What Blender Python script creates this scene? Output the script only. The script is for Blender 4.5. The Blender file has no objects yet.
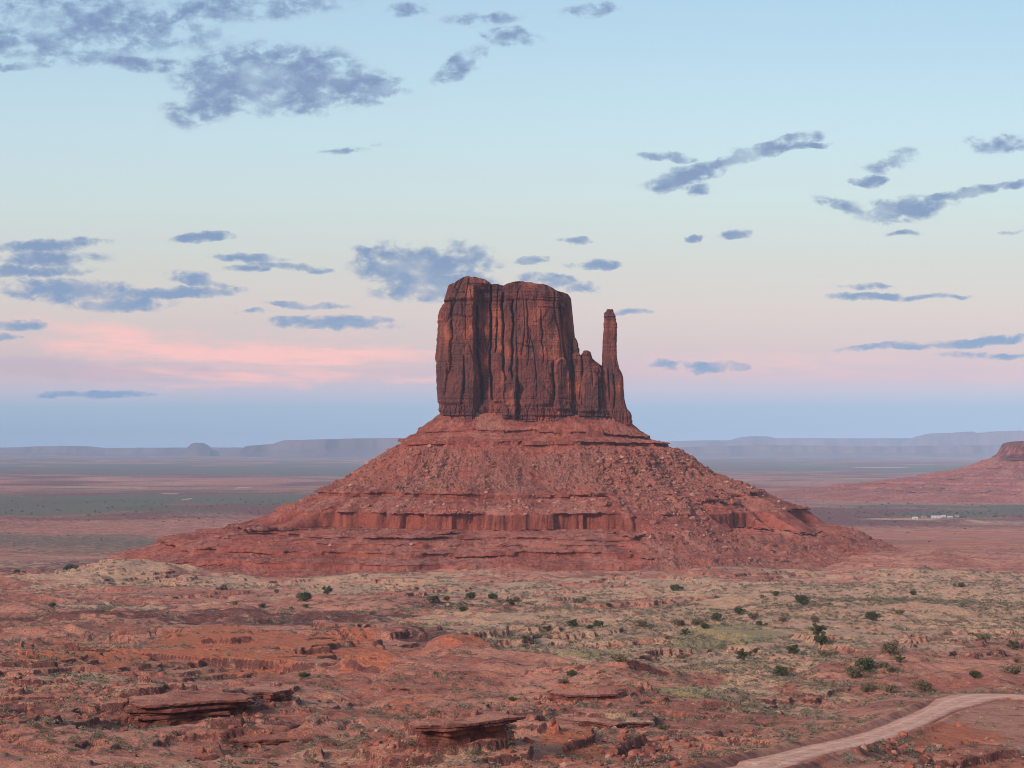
import bpy, math, random
import numpy as np
from mathutils import Vector

# ------------------------------------------------------------------ camera, sky, sun, exposure
SC = bpy.context.scene
COL = SC.collection
F = 1900.0            # focal length in pixels of a 1024 px wide frame
EYE = 130.0           # eye height above the far plain
HOR = 452.0
cam_d = bpy.data.cameras.new('camera'); cam = bpy.data.objects.new('camera', cam_d); COL.objects.link(cam)
cam.location = (0, 0, EYE); cam.rotation_euler = (math.radians(90), 0, 0)
cam_d.sensor_width = 36.0; cam_d.lens = F / 1024 * 36.0
cam_d.shift_y = (HOR - 384.0) / 1024
cam_d.clip_start = 1.0; cam_d.clip_end = 200000.0
SC.camera = cam
SC.view_settings.view_transform = 'Standard'; SC.view_settings.look = 'None'
SC.view_settings.exposure = 0.0; SC.view_settings.gamma = 1.0
SC.cycles.use_denoising = True
SC.cycles.max_bounces = 5; SC.cycles.diffuse_bounces = 2; SC.cycles.glossy_bounces = 1
SC.cycles.volume_bounces = 1
SC.cycles.pixel_filter_type = 'BLACKMAN_HARRIS'; SC.cycles.filter_width = 1.0
SC.cycles.sample_clamp_indirect = 5.0

def srgb(r, g, b):
    f = lambda c: (c/255/12.92) if c/255 <= 0.04045 else ((c/255+0.055)/1.055)**2.4
    return (f(r), f(g), f(b), 1.0)

SUN_AZ, SUN_EL = math.radians(226), math.radians(24)   # compass-like: 0 = +Y, 90 = +X
sun_d = bpy.data.lights.new('sun', 'SUN'); sun = bpy.data.objects.new('sun', sun_d); COL.objects.link(sun)
sun_d.energy = 4.1; sun_d.angle = math.radians(11); sun_d.color = (1.0, 0.76, 0.66)
sv = Vector((math.sin(SUN_AZ)*math.cos(SUN_EL), math.cos(SUN_AZ)*math.cos(SUN_EL), math.sin(SUN_EL)))
sun.rotation_euler = sv.to_track_quat('Z', 'Y').to_euler()
sun.location = (-400, -400, 500)

class NT:
    """tiny node-building helper"""
    def __init__(s, nt): s.nt = nt; s.N = nt.nodes; s.L = nt.links
    def _in(s, sock, v):
        if isinstance(v, bpy.types.NodeSocket): s.L.new(v, sock)
        elif v is not None:
            try: sock.default_value = v
            except Exception: sock.default_value = v[:3]
    def node(s, t, ins=None, **kw):
        n = s.N.new(t)
        for k, v in kw.items(): setattr(n, k, v)
        if ins:
            for k, v in ins.items(): s._in(n.inputs[k], v)
        return n
    def m(s, op, a, b=None, c=None, clamp=False):
        n = s.node('ShaderNodeMath', {0: a}, operation=op, use_clamp=clamp)
        if b is not None: s._in(n.inputs[1], b)
        if c is not None: s._in(n.inputs[2], c)
        return n.outputs[0]
    def vm(s, op, a, b=None):
        n = s.node('ShaderNodeVectorMath', {0: a}, operation=op)
        if b is not None: s._in(n.inputs[1], b)
        return n.outputs['Value'] if op in ('LENGTH', 'DOT_PRODUCT') else n.outputs[0]
    def noise(s, vec, scale, detail=4, rough=0.55, dist=0.0):
        return s.node('ShaderNodeTexNoise', {'Vector': vec, 'Scale': scale, 'Detail': detail, 'Roughness': rough, 'Distortion': dist})
    def ramp(s, fac, pts, interp='LINEAR'):
        n = s.node('ShaderNodeValToRGB', {0: fac}); r = n.color_ramp; r.interpolation = interp
        while len(r.elements) > 1: r.elements.remove(r.elements[-1])
        r.elements[0].position = pts[0][0]; r.elements[0].color = pts[0][1]
        for p, c in pts[1:]:
            e = r.elements.new(p); e.color = c
        return n.outputs[0]
    def sm(s, v, a, b, o0=0.0, o1=1.0):
        n = s.node('ShaderNodeMapRange', {0: v, 1: a, 2: b, 3: o0, 4: o1}, interpolation_type='SMOOTHSTEP')
        return n.outputs[0]
    def mix(s, f, a, b, mode='MIX'):
        n = s.node('ShaderNodeMixRGB', {0: f, 1: a, 2: b}, blend_type=mode)
        return n.outputs[0]

world = bpy.data.worlds.new('World'); SC.world = world; world.use_nodes = True
W = NT(world.node_tree); W.N.clear()
wout = W.node('ShaderNodeOutputWorld'); wbg = W.node('ShaderNodeBackground')
W.L.new(wbg.outputs[0], wout.inputs[0])
dirv = W.node('ShaderNodeTexCoord').outputs['Generated']
sep = W.node('ShaderNodeSeparateXYZ', {0: dirv})
dx, dy, dz = sep.outputs
dyp = W.m('MAXIMUM', dy, 0.02)
u = W.m('DIVIDE', dx, dyp); v = W.m('DIVIDE', dz, dyp)
# elevation ramp of the eastern dusk sky (tangent of elevation, 0..0.3)
vf = W.m('DIVIDE', v, 0.30, clamp=True)
def ry(y): return (HOR - y) / F / 0.30
east = W.ramp(vf, [(0.0, srgb(172, 202, 230)), (ry(432), srgb(162, 194, 219)), (ry(408), srgb(172, 196, 220)), (ry(391), srgb(205, 202, 219)),
                   (ry(374), srgb(223, 200, 208)), (ry(345), srgb(227, 208, 207)), (ry(310), srgb(230, 217, 211)), (ry(265), srgb(222, 224, 218)),
                   (ry(200), srgb(216, 233, 233)), (ry(130), srgb(206, 233, 243)), (ry(40), srgb(190, 223, 243)),
                   (ry(-60), srgb(176, 211, 238)), (1.0, srgb(150, 194, 232))])
east = W.mix(1.0, east, (0.95, 0.965, 0.96, 1), 'MULTIPLY')
# darker and warmer towards the left of the view
left = W.sm(u, 0.22, -0.30)
east = W.mix(W.m('MULTIPLY', left, 0.5), east, W.mix(1.0, east, (0.90, 0.87, 0.88, 1), 'MULTIPLY'))
# ---- clouds, laid out in directions of the sky
comb = W.node('ShaderNodeCombineXYZ', {0: u, 1: v, 2: 0.0}).outputs[0]
cs = W.node('ShaderNodeCombineXYZ', {0: u, 1: W.m('MULTIPLY', v, 1.6), 2: 0.0}).outputs[0]
n1 = W.noise(cs, 45, 5, 0.62)
warp = W.vm('MULTIPLY', W.vm('SUBTRACT', n1.outputs['Color'], (0.5, 0.5, 0.5)), (0.022, 0.009, 0.0))
wuv = W.vm('ADD', comb, warp)
n2 = W.noise(cs, 95, 7, 0.58, 0.25).outputs[0]
n3 = W.noise(cs, 34, 3, 0.5).outputs[0]
def field(lst, coord):
    cur = None
    for (x, y, rx, r2, rot, w) in lst:
        src = coord
        if cur is not None:      # a negligible dependence keeps the nodes evaluated one after another
            q = W.node('ShaderNodeVectorMath', {0: cur, 1: (1e-9, 1e-9, 1e-9), 2: coord}, operation='MULTIPLY_ADD'); src = q.outputs[0]
        mp = W.node('ShaderNodeMapping', {0: src}, vector_type='TEXTURE')
        mp.inputs[1].default_value = ((x-512)/F, (HOR-y)/F, 0); mp.inputs[2].default_value = (0, 0, math.radians(rot))
        mp.inputs[3].default_value = (rx/F, r2/F, 1)
        l = W.vm('LENGTH', mp.outputs[0])
        e = W.m('MULTIPLY_ADD', l, -w, w)
        cur = e if cur is None else W.m('MAXIMUM', cur, e)
    return cur
CL = [(270,78,110,40,0,.85),(350,86,60,22,-4,.75),(215,100,60,26,15,.6),(300,100,80,20,5,.6),(90,22,150,34,-6,.50),(40,42,110,24,-8,.42),(130,64,95,9,-4,.5),(230,8,130,16,3,.45),
      (15,66,40,6,0,.5),(460,64,36,15,35,.6),(512,37,34,11,-5,.65),(590,8,34,9,10,.45),(480,18,40,9,0,.35),(405,8,30,8,0,.35),
      (738,158,96,9,17,1.),(690,176,52,12,15,1.),(668,158,34,5,-4,.8),(690,188,22,7,0,.5),(800,146,40,4,6,.7),
      (905,208,56,15,8,1.),(965,192,80,6,9,1.),(850,206,36,8,-14,.6),(897,160,36,11,22,.55),(867,181,20,6,2,.9),(1000,143,36,10,3,.6),(905,232,22,4,0,.6),
      (204,238,40,6,3,1.),(250,258,40,6,-2,1.),(290,267,46,5,-4,.9),(250,269,28,4,0,.7),(425,272,80,30,-6,1.0),(400,258,40,18,-10,.8),(375,262,32,13,-30,.9),(480,256,32,12,-25,.7),(445,292,84,13,0,.75),(560,283,46,9,-8,.8),
      (530,262,21,5,3,1.),(597,265,32,6,2,1.),(575,240,18,5,0,1.),(632,312,20,4,0,.9),(330,323,74,8,-1,1.),(305,305,46,4,-2,.8),(250,312,20,3,0,.5),
      (25,271,75,8,0,.9),(50,245,75,7,3,.85),(45,258,70,9,0,.7),(80,292,98,14,-3,1.),(190,292,62,7,1,1.),(200,281,34,9,-12,.8),(18,325,34,7,0,1.),(8,338,14,4,0,1.),(120,303,60,10,0,.8),
      (692,237,12,5,0,1.),(735,236,20,5,2,.8),(878,297,56,5,0,1.),(866,286,28,4,2,.7),(945,297,26,3,0,.7),(710,368,42,7,0,1.),(668,364,24,4,0,.7),
      (930,345,105,5.5,3,1.),(998,340,40,5,5,.9),(965,355,30,5,0,.7),(1005,357,30,4,2,.8),(95,395,68,5,0,.9),(1010,233,18,3,5,.5),(740,152,20,5,0,.4),(350,150,40,4,8,.3)]
fld = field(CL, wuv)
nn = W.m('MULTIPLY_ADD', n2, 2.6, W.m('MULTIPLY_ADD', n3, 0.7, -1.50))
val = W.m('ADD', fld, nn)
n4 = W.noise(cs, 210, 5, 0.7).outputs[0]
val = W.m('ADD', val, W.m('MULTIPLY_ADD', n4, 0.35, -0.16))
alpha = W.m('MULTIPLY', W.m('MULTIPLY', W.sm(val, -0.05, 0.50), W.sm(fld, -0.06, 0.20)), W.sm(n3, 0.28, 0.55, 0.55, 1.0))
ccol = W.ramp(vf, [(0.0, srgb(126, 160, 198)), (ry(350), srgb(130, 162, 198)), (ry(260), srgb(126, 152, 189)), (ry(150), srgb(126, 149, 187)), (1.0, srgb(122, 146, 188))])
ccol = W.mix(W.sm(val, 0.25, 0.9), W.mix(0.42, ccol, east), ccol)
PK = [(270,362,220,30,4,1.5),(140,345,200,26,-7,1.1),(430,377,110,7,1,.6),(60,333,130,14,-3,.6),(790,366,260,22,0,.45),(1000,372,120,16,0,.35),(420,352,120,22,5,.55)]
pf = field(PK, W.vm('ADD', comb, W.vm('MULTIPLY', W.vm('SUBTRACT', n1.outputs['Color'], (0.5, 0.5, 0.5)), (0.06, 0.016, 0.0))))
cs2 = W.node('ShaderNodeCombineXYZ', {0: W.m('ADD', u, W.m('MULTIPLY', v, 1.5)), 1: W.m('MULTIPLY', v, 9.0), 2: 0.3}).outputs[0]
pn = W.noise(cs2, 14, 5, 0.55).outputs[0]
pk = W.m('MULTIPLY', W.sm(pf, 0.0, 0.9), W.sm(pn, 0.36, 0.62))
sky = W.mix(W.m('MULTIPLY', pk, 0.9), east, (1.08, 0.60, 0.55, 1))
lil = field([(50,368,170,13,-4,.8),(200,372,60,7,-8,.6)], wuv)
sky = W.mix(W.m('MULTIPLY', W.sm(lil, 0.0, 0.5), 0.4), sky, srgb(190, 176, 196))
veil = W.m('MULTIPLY', W.sm(W.m('ADD', fld, W.m('MULTIPLY_ADD', n3, 1.6, -0.45)), 0.0, 0.9), W.sm(n2, 0.34, 0.62))
sky = W.mix(W.m('MULTIPLY', veil, 0.32), sky, W.mix(0.35, ccol, (1, 1, 1, 1)))
sky = W.mix(W.m('MULTIPLY', alpha, 0.93), sky, ccol)
# the western half of the dome still glows after sunset
west_f = W.sm(dy, 0.15, -0.7)
el = W.m('MAXIMUM', dz, 0.0)
west = W.ramp(el, [(0.0, (1.0, 0.64, 0.45, 1)), (0.15, (0.85, 0.63, 0.53, 1)), (0.4, (0.46, 0.48, 0.54, 1)), (1.0, (0.27, 0.38, 0.53, 1))])
upf = W.sm(dz, 0.28, 0.8)
sky = W.mix(upf, sky, (0.27, 0.38, 0.54, 1))
sky = W.mix(west_f, sky, west)
sky = W.mix(W.sm(dz, -0.004, -0.15), sky, (0.10, 0.06, 0.05, 1))
nish = W.node('ShaderNodeTexSky', sky_type='NISHITA')
nish.sun_disc = False; nish.sun_elevation = math.radians(2.0); nish.sun_rotation = SUN_AZ; nish.altitude = 1600
addn = W.mix(1.0, W.mix(1.0, sky, (1, 1, 1, 1), 'MULTIPLY'), W.mix(1.0, nish.outputs[0], (0.004, 0.004, 0.004, 1), 'MULTIPLY'), 'ADD')
W.L.new(addn, wbg.inputs[0]); wbg.inputs[1].default_value = 1.0
world.cycles.sampling_method = 'MANUAL'; world.cycles.sample_map_resolution = 512

# ------------------------------------------------------------------ helpers
rng = np.random.default_rng(7); random.seed(7)
def _h(ix, iy, iz, seed):
    n = (ix.astype(np.int64)*374761393 + iy.astype(np.int64)*668265263 + iz.astype(np.int64)*2147483647 + seed*1274126177) & 0xffffffff
    n = ((n ^ (n >> 13)) * 1274126177) & 0xffffffff
    n = ((n ^ (n >> 15)) * 2246822519) & 0xffffffff
    return ((n ^ (n >> 16)) & 0xffff).astype(np.float32) / 65535.0
def vnoise(x, y, z=None, seed=0):
    x = np.asarray(x, np.float64); y = np.asarray(y, np.float64)
    ix = np.floor(x); iy = np.floor(y); fx = x-ix; fy = y-iy
    sx = fx*fx*(3-2*fx); sy = fy*fy*(3-2*fy)
    if z is None:
        z0 = np.zeros_like(ix)
        a = _h(ix, iy, z0, seed); b = _h(ix+1, iy, z0, seed); c = _h(ix, iy+1, z0, seed); d = _h(ix+1, iy+1, z0, seed)
        return (a+(b-a)*sx)*(1-sy) + (c+(d-c)*sx)*sy
    z = np.asarray(z, np.float64); iz = np.floor(z); fz = z-iz; sz = fz*fz*(3-2*fz)
    r = 0
    for k, w in ((0, 1-sz), (1, sz)):
        a = _h(ix, iy, iz+k, seed); b = _h(ix+1, iy, iz+k, seed); c = _h(ix, iy+1, iz+k, seed); d = _h(ix+1, iy+1, iz+k, seed)
        r = r + w*((a+(b-a)*sx)*(1-sy) + (c+(d-c)*sx)*sy)
    return r
def fbm(x, y, z=None, o=5, seed=0, rough=0.5):
    """fractal noise, about -1..1"""
    r = 0; a = 1; t = 0; f = 1
    for i in range(o):
        r = r + a*(vnoise(x*f+17.3*i, y*f-9.1*i, None if z is None else z*f+3.7*i, seed+i)*2-1); t += a; a *= rough; f *= 2.03
    return r/t*1.6
def ridged(x, y, o=4, seed=0):
    r = 0; a = 1; t = 0; f = 1
    for i in range(o):
        r = r + a*(1-np.abs(vnoise(x*f+5*i, y*f+8*i, None, seed+i)*2-1)*2); t += a; a *= 0.5; f *= 2.1
    return r/t
def sstep(a, b, x):
    t = np.clip((x-a)/(b-a), 0, 1); return t*t*(3-2*t)
def mesh_np(name, V, faces, mat=None, smooth=False, attrs=None):
    """faces: (n,k) int array or list of such arrays"""
    me = bpy.data.meshes.new(name)
    V = np.ascontiguousarray(V, np.float32).reshape(-1, 3)
    fl = faces if isinstance(faces, list) else [faces]
    fl = [np.asarray(f, np.int32) for f in fl if len(f)]
    tot = np.concatenate([np.full(len(f), f.shape[1], np.int32) for f in fl]); li = np.concatenate([f.ravel() for f in fl])
    st = np.concatenate([[0], np.cumsum(tot)[:-1]]).astype(np.int32)
    me.vertices.add(len(V)); me.vertices.foreach_set('co', V.ravel())
    me.loops.add(len(li)); me.loops.foreach_set('vertex_index', li)
    me.polygons.add(len(tot)); me.polygons.foreach_set('loop_start', st); me.polygons.foreach_set('loop_total', tot)
    me.polygons.foreach_set('use_smooth', np.full(len(tot), smooth, bool))
    me.update(calc_edges=True)
    if attrs:
        for k, a in attrs.items():
            at = me.attributes.new(k, 'FLOAT_COLOR', 'POINT'); at.data.foreach_set('color', np.ascontiguousarray(a, np.float32).ravel())
    if mat: me.materials.append(mat)
    return me
def grid_faces(r, c, wrap=False, base=0):
    i = np.arange(r-1)[:, None]; cc = c if wrap else c-1
    j = np.arange(cc)[None, :]; j2 = (j+1) % c
    a = i*c+j; b = i*c+j2; d = (i+1)*c+j; e = (i+1)*c+j2
    return np.stack([a, b, e, d], -1).reshape(-1, 4) + base
def link(name, me, parent=None, loc=None):
    o = bpy.data.objects.new(name, me); COL.objects.link(o)
    if parent: o.parent = parent
    if loc is not None: o.location = loc
    return o
def tag(o, label=None, cat=None, group=None, kind=None):
    if label: o['label'] = label
    if cat: o['category'] = cat
    if group: o['group'] = group
    if kind: o['kind'] = kind
    return o
def mat_new(name, rough=0.95):
    m = bpy.data.materials.new(name); m.use_nodes = True
    T = NT(m.node_tree); T.N.clear()
    out = T.node('ShaderNodeOutputMaterial'); b = T.node('ShaderNodeBsdfPrincipled', {'Roughness': rough})
    try: b.inputs['Specular IOR Level'].default_value = 0.15
    except Exception: pass
    T.L.new(b.outputs[0], out.inputs[0])
    return m, T, b
def bump(T, b, h, strength, dist):
    n = T.node('ShaderNodeBump', {'Strength': strength, 'Distance': dist, 'Height': h}); T.L.new(n.outputs[0], b.inputs['Normal'])
def px(x, y, Y): return ((x-512)/F*Y, Y, EYE-(y-HOR)/F*Y)

# ------------------------------------------------------------------ materials
def make_ground_mat():
    m, T, b = mat_new('desert_ground')
    pos = T.node('ShaderNodeNewGeometry').outputs['Position']
    at = T.node('ShaderNodeAttribute', attribute_name='cover')
    s = T.node('ShaderNodeSeparateColor', {0: at.outputs['Color']}); grass, orange, dark = s.outputs
    green = at.outputs['Alpha']
    nb = T.noise(pos, 0.03, 6, 0.6).outputs[0]
    nm = T.noise(pos, 0.22, 6, 0.62).outputs[0]
    nf = T.noise(pos, 1.3, 5, 0.65).outputs[0]
    brk = T.noise(pos, 0.085, 7, 0.68).outputs[0]
    def crisp(v, k=3.6): return T.sm(T.m('MULTIPLY_ADD', T.m('SUBTRACT', brk, 0.5), k, v), 0.30, 0.70)
    grass = T.m('MULTIPLY', crisp(grass), 0.9); orange = crisp(T.m('SUBTRACT', orange, 0.06)); dark = crisp(T.m('SUBTRACT', dark, 0.06)); green = T.m('MULTIPLY', crisp(green, 1.6), 0.9)
    soil = T.mix(T.sm(nb, 0.40, 0.60), (0.40, 0.15, 0.105, 1), (0.58, 0.265, 0.18, 1))
    soil = T.mix(T.m('MULTIPLY', T.sm(nm, 0.52, 0.66), 0.6), soil, (0.54, 0.29, 0.20, 1))
    soil = T.mix(T.m('MULTIPLY', T.sm(nm, 0.47, 0.36), 0.65), soil, (0.15, 0.060, 0.050, 1))
    org = T.mix(T.sm(nf, 0.3, 0.7), (0.46, 0.135, 0.075, 1), (0.60, 0.215, 0.115, 1))
    dk = T.mix(T.sm(nm, 0.35, 0.65), (0.125, 0.050, 0.046, 1), (0.22, 0.095, 0.08, 1))
    gr = T.mix(T.sm(nm, 0.35, 0.65), (0.60, 0.345, 0.225, 1), (0.63, 0.43, 0.27, 1))
    gr = T.mix(T.m('MULTIPLY', T.sm(nf, 0.50, 0.62), 0.75), gr, (0.24, 0.195, 0.135, 1)); gr = T.mix(T.m('MULTIPLY', T.sm(nm, 0.42, 0.34), 0.7), gr, (0.36, 0.15, 0.10, 1))
    gn = T.mix(T.sm(nm, 0.35, 0.65), (0.085, 0.100, 0.072, 1), (0.15, 0.15, 0.095, 1)); gn = T.mix(T.sm(T.vm('DOT_PRODUCT', pos, (0, 1, 0)), 1500, 1200), gn, (0.33, 0.275, 0.14, 1))
    c = T.mix(orange, soil, org); c = T.mix(dark, c, dk); c = T.mix(grass, c, gr); c = T.mix(green, c, gn)
    # speckle of gravel and small plants, uneven in density
    sp = T.noise(pos, 2.6, 3, 0.6).outputs[0]
    c = T.mix(T.m('MULTIPLY', T.sm(sp, 0.54, 0.64), 0.5), c, (0.10, 0.080, 0.062, 1))
    c = T.mix(T.m('MULTIPLY', T.sm(sp, 0.40, 0.28), 0.35), c, (0.48, 0.30, 0.22, 1))
    T.L.new(c, b.inputs['Base Color'])
    hh = T.m('ADD', T.m('MULTIPLY', nm, 1.6), T.m('MULTIPLY', nf, 0.5))
    bump(T, b, T.m('ADD', hh, T.m('MULTIPLY', T.noise(pos, 4.0, 3, 0.7).outputs[0], 0.25)), 1.0, 1.6)
    return m
def make_talus_mat(name='talus', pale=1.0):
    m, T, b = mat_new(name)
    pos = T.node('ShaderNodeNewGeometry').outputs['Position']
    at = T.node('ShaderNodeAttribute', attribute_name='cover')
    s = T.node('ShaderNodeSeparateColor', {0: at.outputs['Color']}); cliff, rubble, gully = s.outputs
    nb = T.noise(pos, 0.02, 5, 0.6).outputs[0]; nm = T.noise(pos, 0.12, 6, 0.65).outputs[0]; nf = T.noise(pos, 0.6, 4, 0.7).outputs[0]
    c = T.mix(T.sm(nb, 0.36, 0.64), (0.28, 0.078, 0.056, 1), (0.42, 0.128, 0.085, 1))
    c = T.mix(T.m('MULTIPLY', T.sm(nm, 0.50, 0.62), 0.65), c, (0.46, 0.19, 0.135, 1))
    c = T.mix(T.m('MULTIPLY', T.sm(nm, 0.47, 0.38), 0.65), c, (0.15, 0.050, 0.042, 1))
    # horizontal bedding
    zz = T.vm('MULTIPLY', pos, (0.012, 0.012, 0.55)); st = T.noise(zz, 1.0, 4, 0.6).outputs[0]
    c = T.mix(T.m('MULTIPLY', T.sm(st, 0.5, 0.68), 0.45), c, (0.15, 0.050, 0.042, 1))
    # rubble: pale pinkish blocks
    rb = T.mix(T.sm(nf, 0.40, 0.62), (0.17, 0.075, 0.06, 1), (0.40, 0.20, 0.15, 1))
    c = T.mix(T.m('MULTIPLY', rubble, 0.85), c, rb)
    vt = T.noise(T.vm('MULTIPLY', pos, (0.16, 0.16, 0.03)), 1.0, 5, 0.7).outputs[0]
    cl = T.mix(T.sm(vt, 0.36, 0.62), (0.15, 0.048, 0.038, 1), (0.36, 0.105, 0.065, 1))
    c = T.mix(T.m('MULTIPLY', cliff, 0.8), c, cl)
    c = T.mix(T.m('MULTIPLY', T.m('MULTIPLY', gully, T.sm(nm, 0.36, 0.56)), 0.75), c, (0.40, 0.185, 0.14, 1))
    T.L.new(c, b.inputs['Base Color'])
    bump(T, b, T.m('ADD', nm, T.m('MULTIPLY', nf, 0.6)), 1.0, 4.0)
    return m
def make_cliff_mat():
    m, T, b = mat_new('cliff_sandstone')
    pos = T.node('ShaderNodeNewGeometry').outputs['Position']
    nb = T.noise(pos, 0.035, 4, 0.55).outputs[0]
    vs = T.noise(T.vm('MULTIPLY', pos, (0.07, 0.07, 0.015)), 1.0, 5, 0.6, 0.5).outputs[0]
    vs2 = T.noise(T.vm('MULTIPLY', pos, (0.55, 0.55, 0.05)), 1.0, 4, 0.6).outputs[0]
    nf = T.noise(pos, 0.5, 5, 0.65).outputs[0]
    c = T.mix(T.sm(nb, 0.4, 0.62), (0.15, 0.053, 0.045, 1), (0.27, 0.084, 0.06, 1))
    c = T.mix(T.m('MULTIPLY', T.sm(T.m('ADD', nb, T.m('MULTIPLY', vs2, 0.25)), 0.67, 0.76), 0.6), c, (0.42, 0.145, 0.085, 1))
    c = T.mix(T.m('MULTIPLY', T.sm(vs, 0.46, 0.58), 0.68), c, (0.078, 0.042, 0.045, 1))
    c = T.mix(T.m('MULTIPLY', T.sm(vs2, 0.56, 0.72), 0.3), c, (0.085, 0.045, 0.043, 1))
    st = T.noise(T.vm('MULTIPLY', pos, (0.02, 0.02, 0.6)), 1.0, 3, 0.6).outputs[0]
    c = T.mix(T.m('MULTIPLY', T.sm(st, 0.52, 0.68), 0.35), c, (0.11, 0.040, 0.036, 1))
    T.L.new(c, b.inputs['Base Color'])
    bump(T, b, T.m('ADD', T.m('ADD', nf, T.m('MULTIPLY', st, 0.5)), vs2), 1.0, 2.5)
    return m
def simple_mat(name, c1, c2, scale, rough=0.9, obj=False):
    m, T, b = mat_new(name, rough)
    pos = T.node('ShaderNodeTexCoord').outputs['Object'] if obj else T.node('ShaderNodeNewGeometry').outputs['Position']
    n = T.noise(pos, scale, 4, 0.6).outputs[0]
    c = T.mix(T.sm(n, 0.35, 0.65), c1, c2)
    T.L.new(c, b.inputs['Base Color'])
    return m, T, b, n
M_ground = make_ground_mat(); M_talus = make_talus_mat(); M_cliff = make_cliff_mat()

# ------------------------------------------------------------------ ground sheet
BY = np.array([0, 60, 150, 230, 300, 400, 500, 600, 750, 900, 1050, 1200, 1300, 1400, 1500, 1700, 2000, 2500, 3000, 5000, 12000, 20000, 30000, 200000.])
BZ = np.array([127, 118, 103, 92, 86, 79, 73.5, 68.5, 62, 56, 50, 44, 40.5, 37.5, 33, 23, 11, 3, 0, 0, 8, 50, 92, 92.])
_q = np.linspace(0, 40000, 20001); _b = np.interp(_q, BY, BZ)
_k = np.hanning(61); _k /= _k.sum(); _bs = np.convolve(np.pad(_b, 30, mode='edge'), _k, 'valid')
_bs = np.where(_q < 230, _b, _bs)
def base(r): return np.interp(r, _q, _bs)
def nominal(X, Y):
    r = np.hypot(X, Y); Ys = np.maximum(Y, 1.0)
    return 512+F*X/Ys, HOR+F*(EYE-base(r))/Ys
_yy = np.exp(np.linspace(math.log(120), math.log(39000), 6000)); _py = HOR+F*(EYE-base(_yy))/_yy
def Yof(py): return np.interp(-np.asarray(py, float), -_py, _yy)      # depth of the plain ground seen at row py
def gpt(x, y):
    Y = float(Yof(y)); return (x-512)/F*Y, Y
road_px = [(640, 800), (700, 783), (745, 770), (790, 757.5), (824, 748), (865, 738.5), (905, 724), (940, 707), (964, 697), (990, 692.5), (1040, 694.5), (1120, 701)]
road_w = np.array([gpt(*p) for p in road_px])
def smooth_poly(P, n):
    t = np.concatenate([[0], np.cumsum(np.hypot(*np.diff(P, axis=0).T))])
    s = np.linspace(0, t[-1], n); Q = np.stack([np.interp(s, t, P[:, 0]), np.interp(s, t, P[:, 1])], 1)
    k = np.hanning(max(5, n//9)); k /= k.sum(); h = len(k)//2
    for a in (0, 1):
        pad = np.concatenate([2*Q[0, a]-Q[1:h+1, a][::-1], Q[:, a], 2*Q[-1, a]-Q[-h-1:-1, a][::-1]])
        Q[:, a] = np.convolve(pad, k, 'valid')[:n]
    return Q
road_c = smooth_poly(road_w, 160)
def road_dist(X, Y):
    d = np.full(X.shape, 1e9)
    for i in range(0, len(road_c)-1):
        a = road_c[i]; b_ = road_c[i+1]; ab = b_-a; L = ab@ab
        t = np.clip(((X-a[0])*ab[0]+(Y-a[1])*ab[1])/L, 0, 1)
        d = np.minimum(d, np.hypot(X-a[0]-t*ab[0], Y-a[1]-t*ab[1]))
    return d
# mounds and hollows: (px, py, radius x m, radius y m, height m)
MOUNDS = [(372, 668, 14, 26, 3.0), (472, 657, 13, 22, 4.2), (430, 640, 26, 45, 3.0), (540, 662, 14, 22, 2.2), (600, 745, 9, 12, 3.0), (545, 757, 8, 11, 3.2), (812, 762, 7, 8, 2.8),
          (965, 764, 7, 8, 2.4), (905, 750, 8, 10, 1.6), (30, 672, 22, 30, 3.0), (90, 662, 22, 30, 2.4), (608, 680, 20, 30, 2.6), (650, 700, 12, 20, 2.5),
          (960, 595, 120, 110, 5.0), (860, 612, 90, 80, 4.0), (700, 585, 120, 90, 3.0), (110, 577, 62, 60, 15.0), (40, 582, 50, 60, 6.0), (450, 580, 60, 60, 4.0), (610, 579, 80, 50, 4.5), (760, 579, 60, 60, 4.5), (900, 580, 80, 60, 4.0), (610, 640, 30, 50, -2.5), (330, 690, 10, 60, -3.5), (560, 655, 20, 60, -2.0),
          (200, 650, 30, 40, 3.5), (60, 630, 50, 60, 4.0), (280, 640, 40, 50, 3.0), (560, 725, 12, 22, -2.5), (1000, 620, 60, 60, 3.5), (885, 655, 22, 35, 1.5)]
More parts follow.
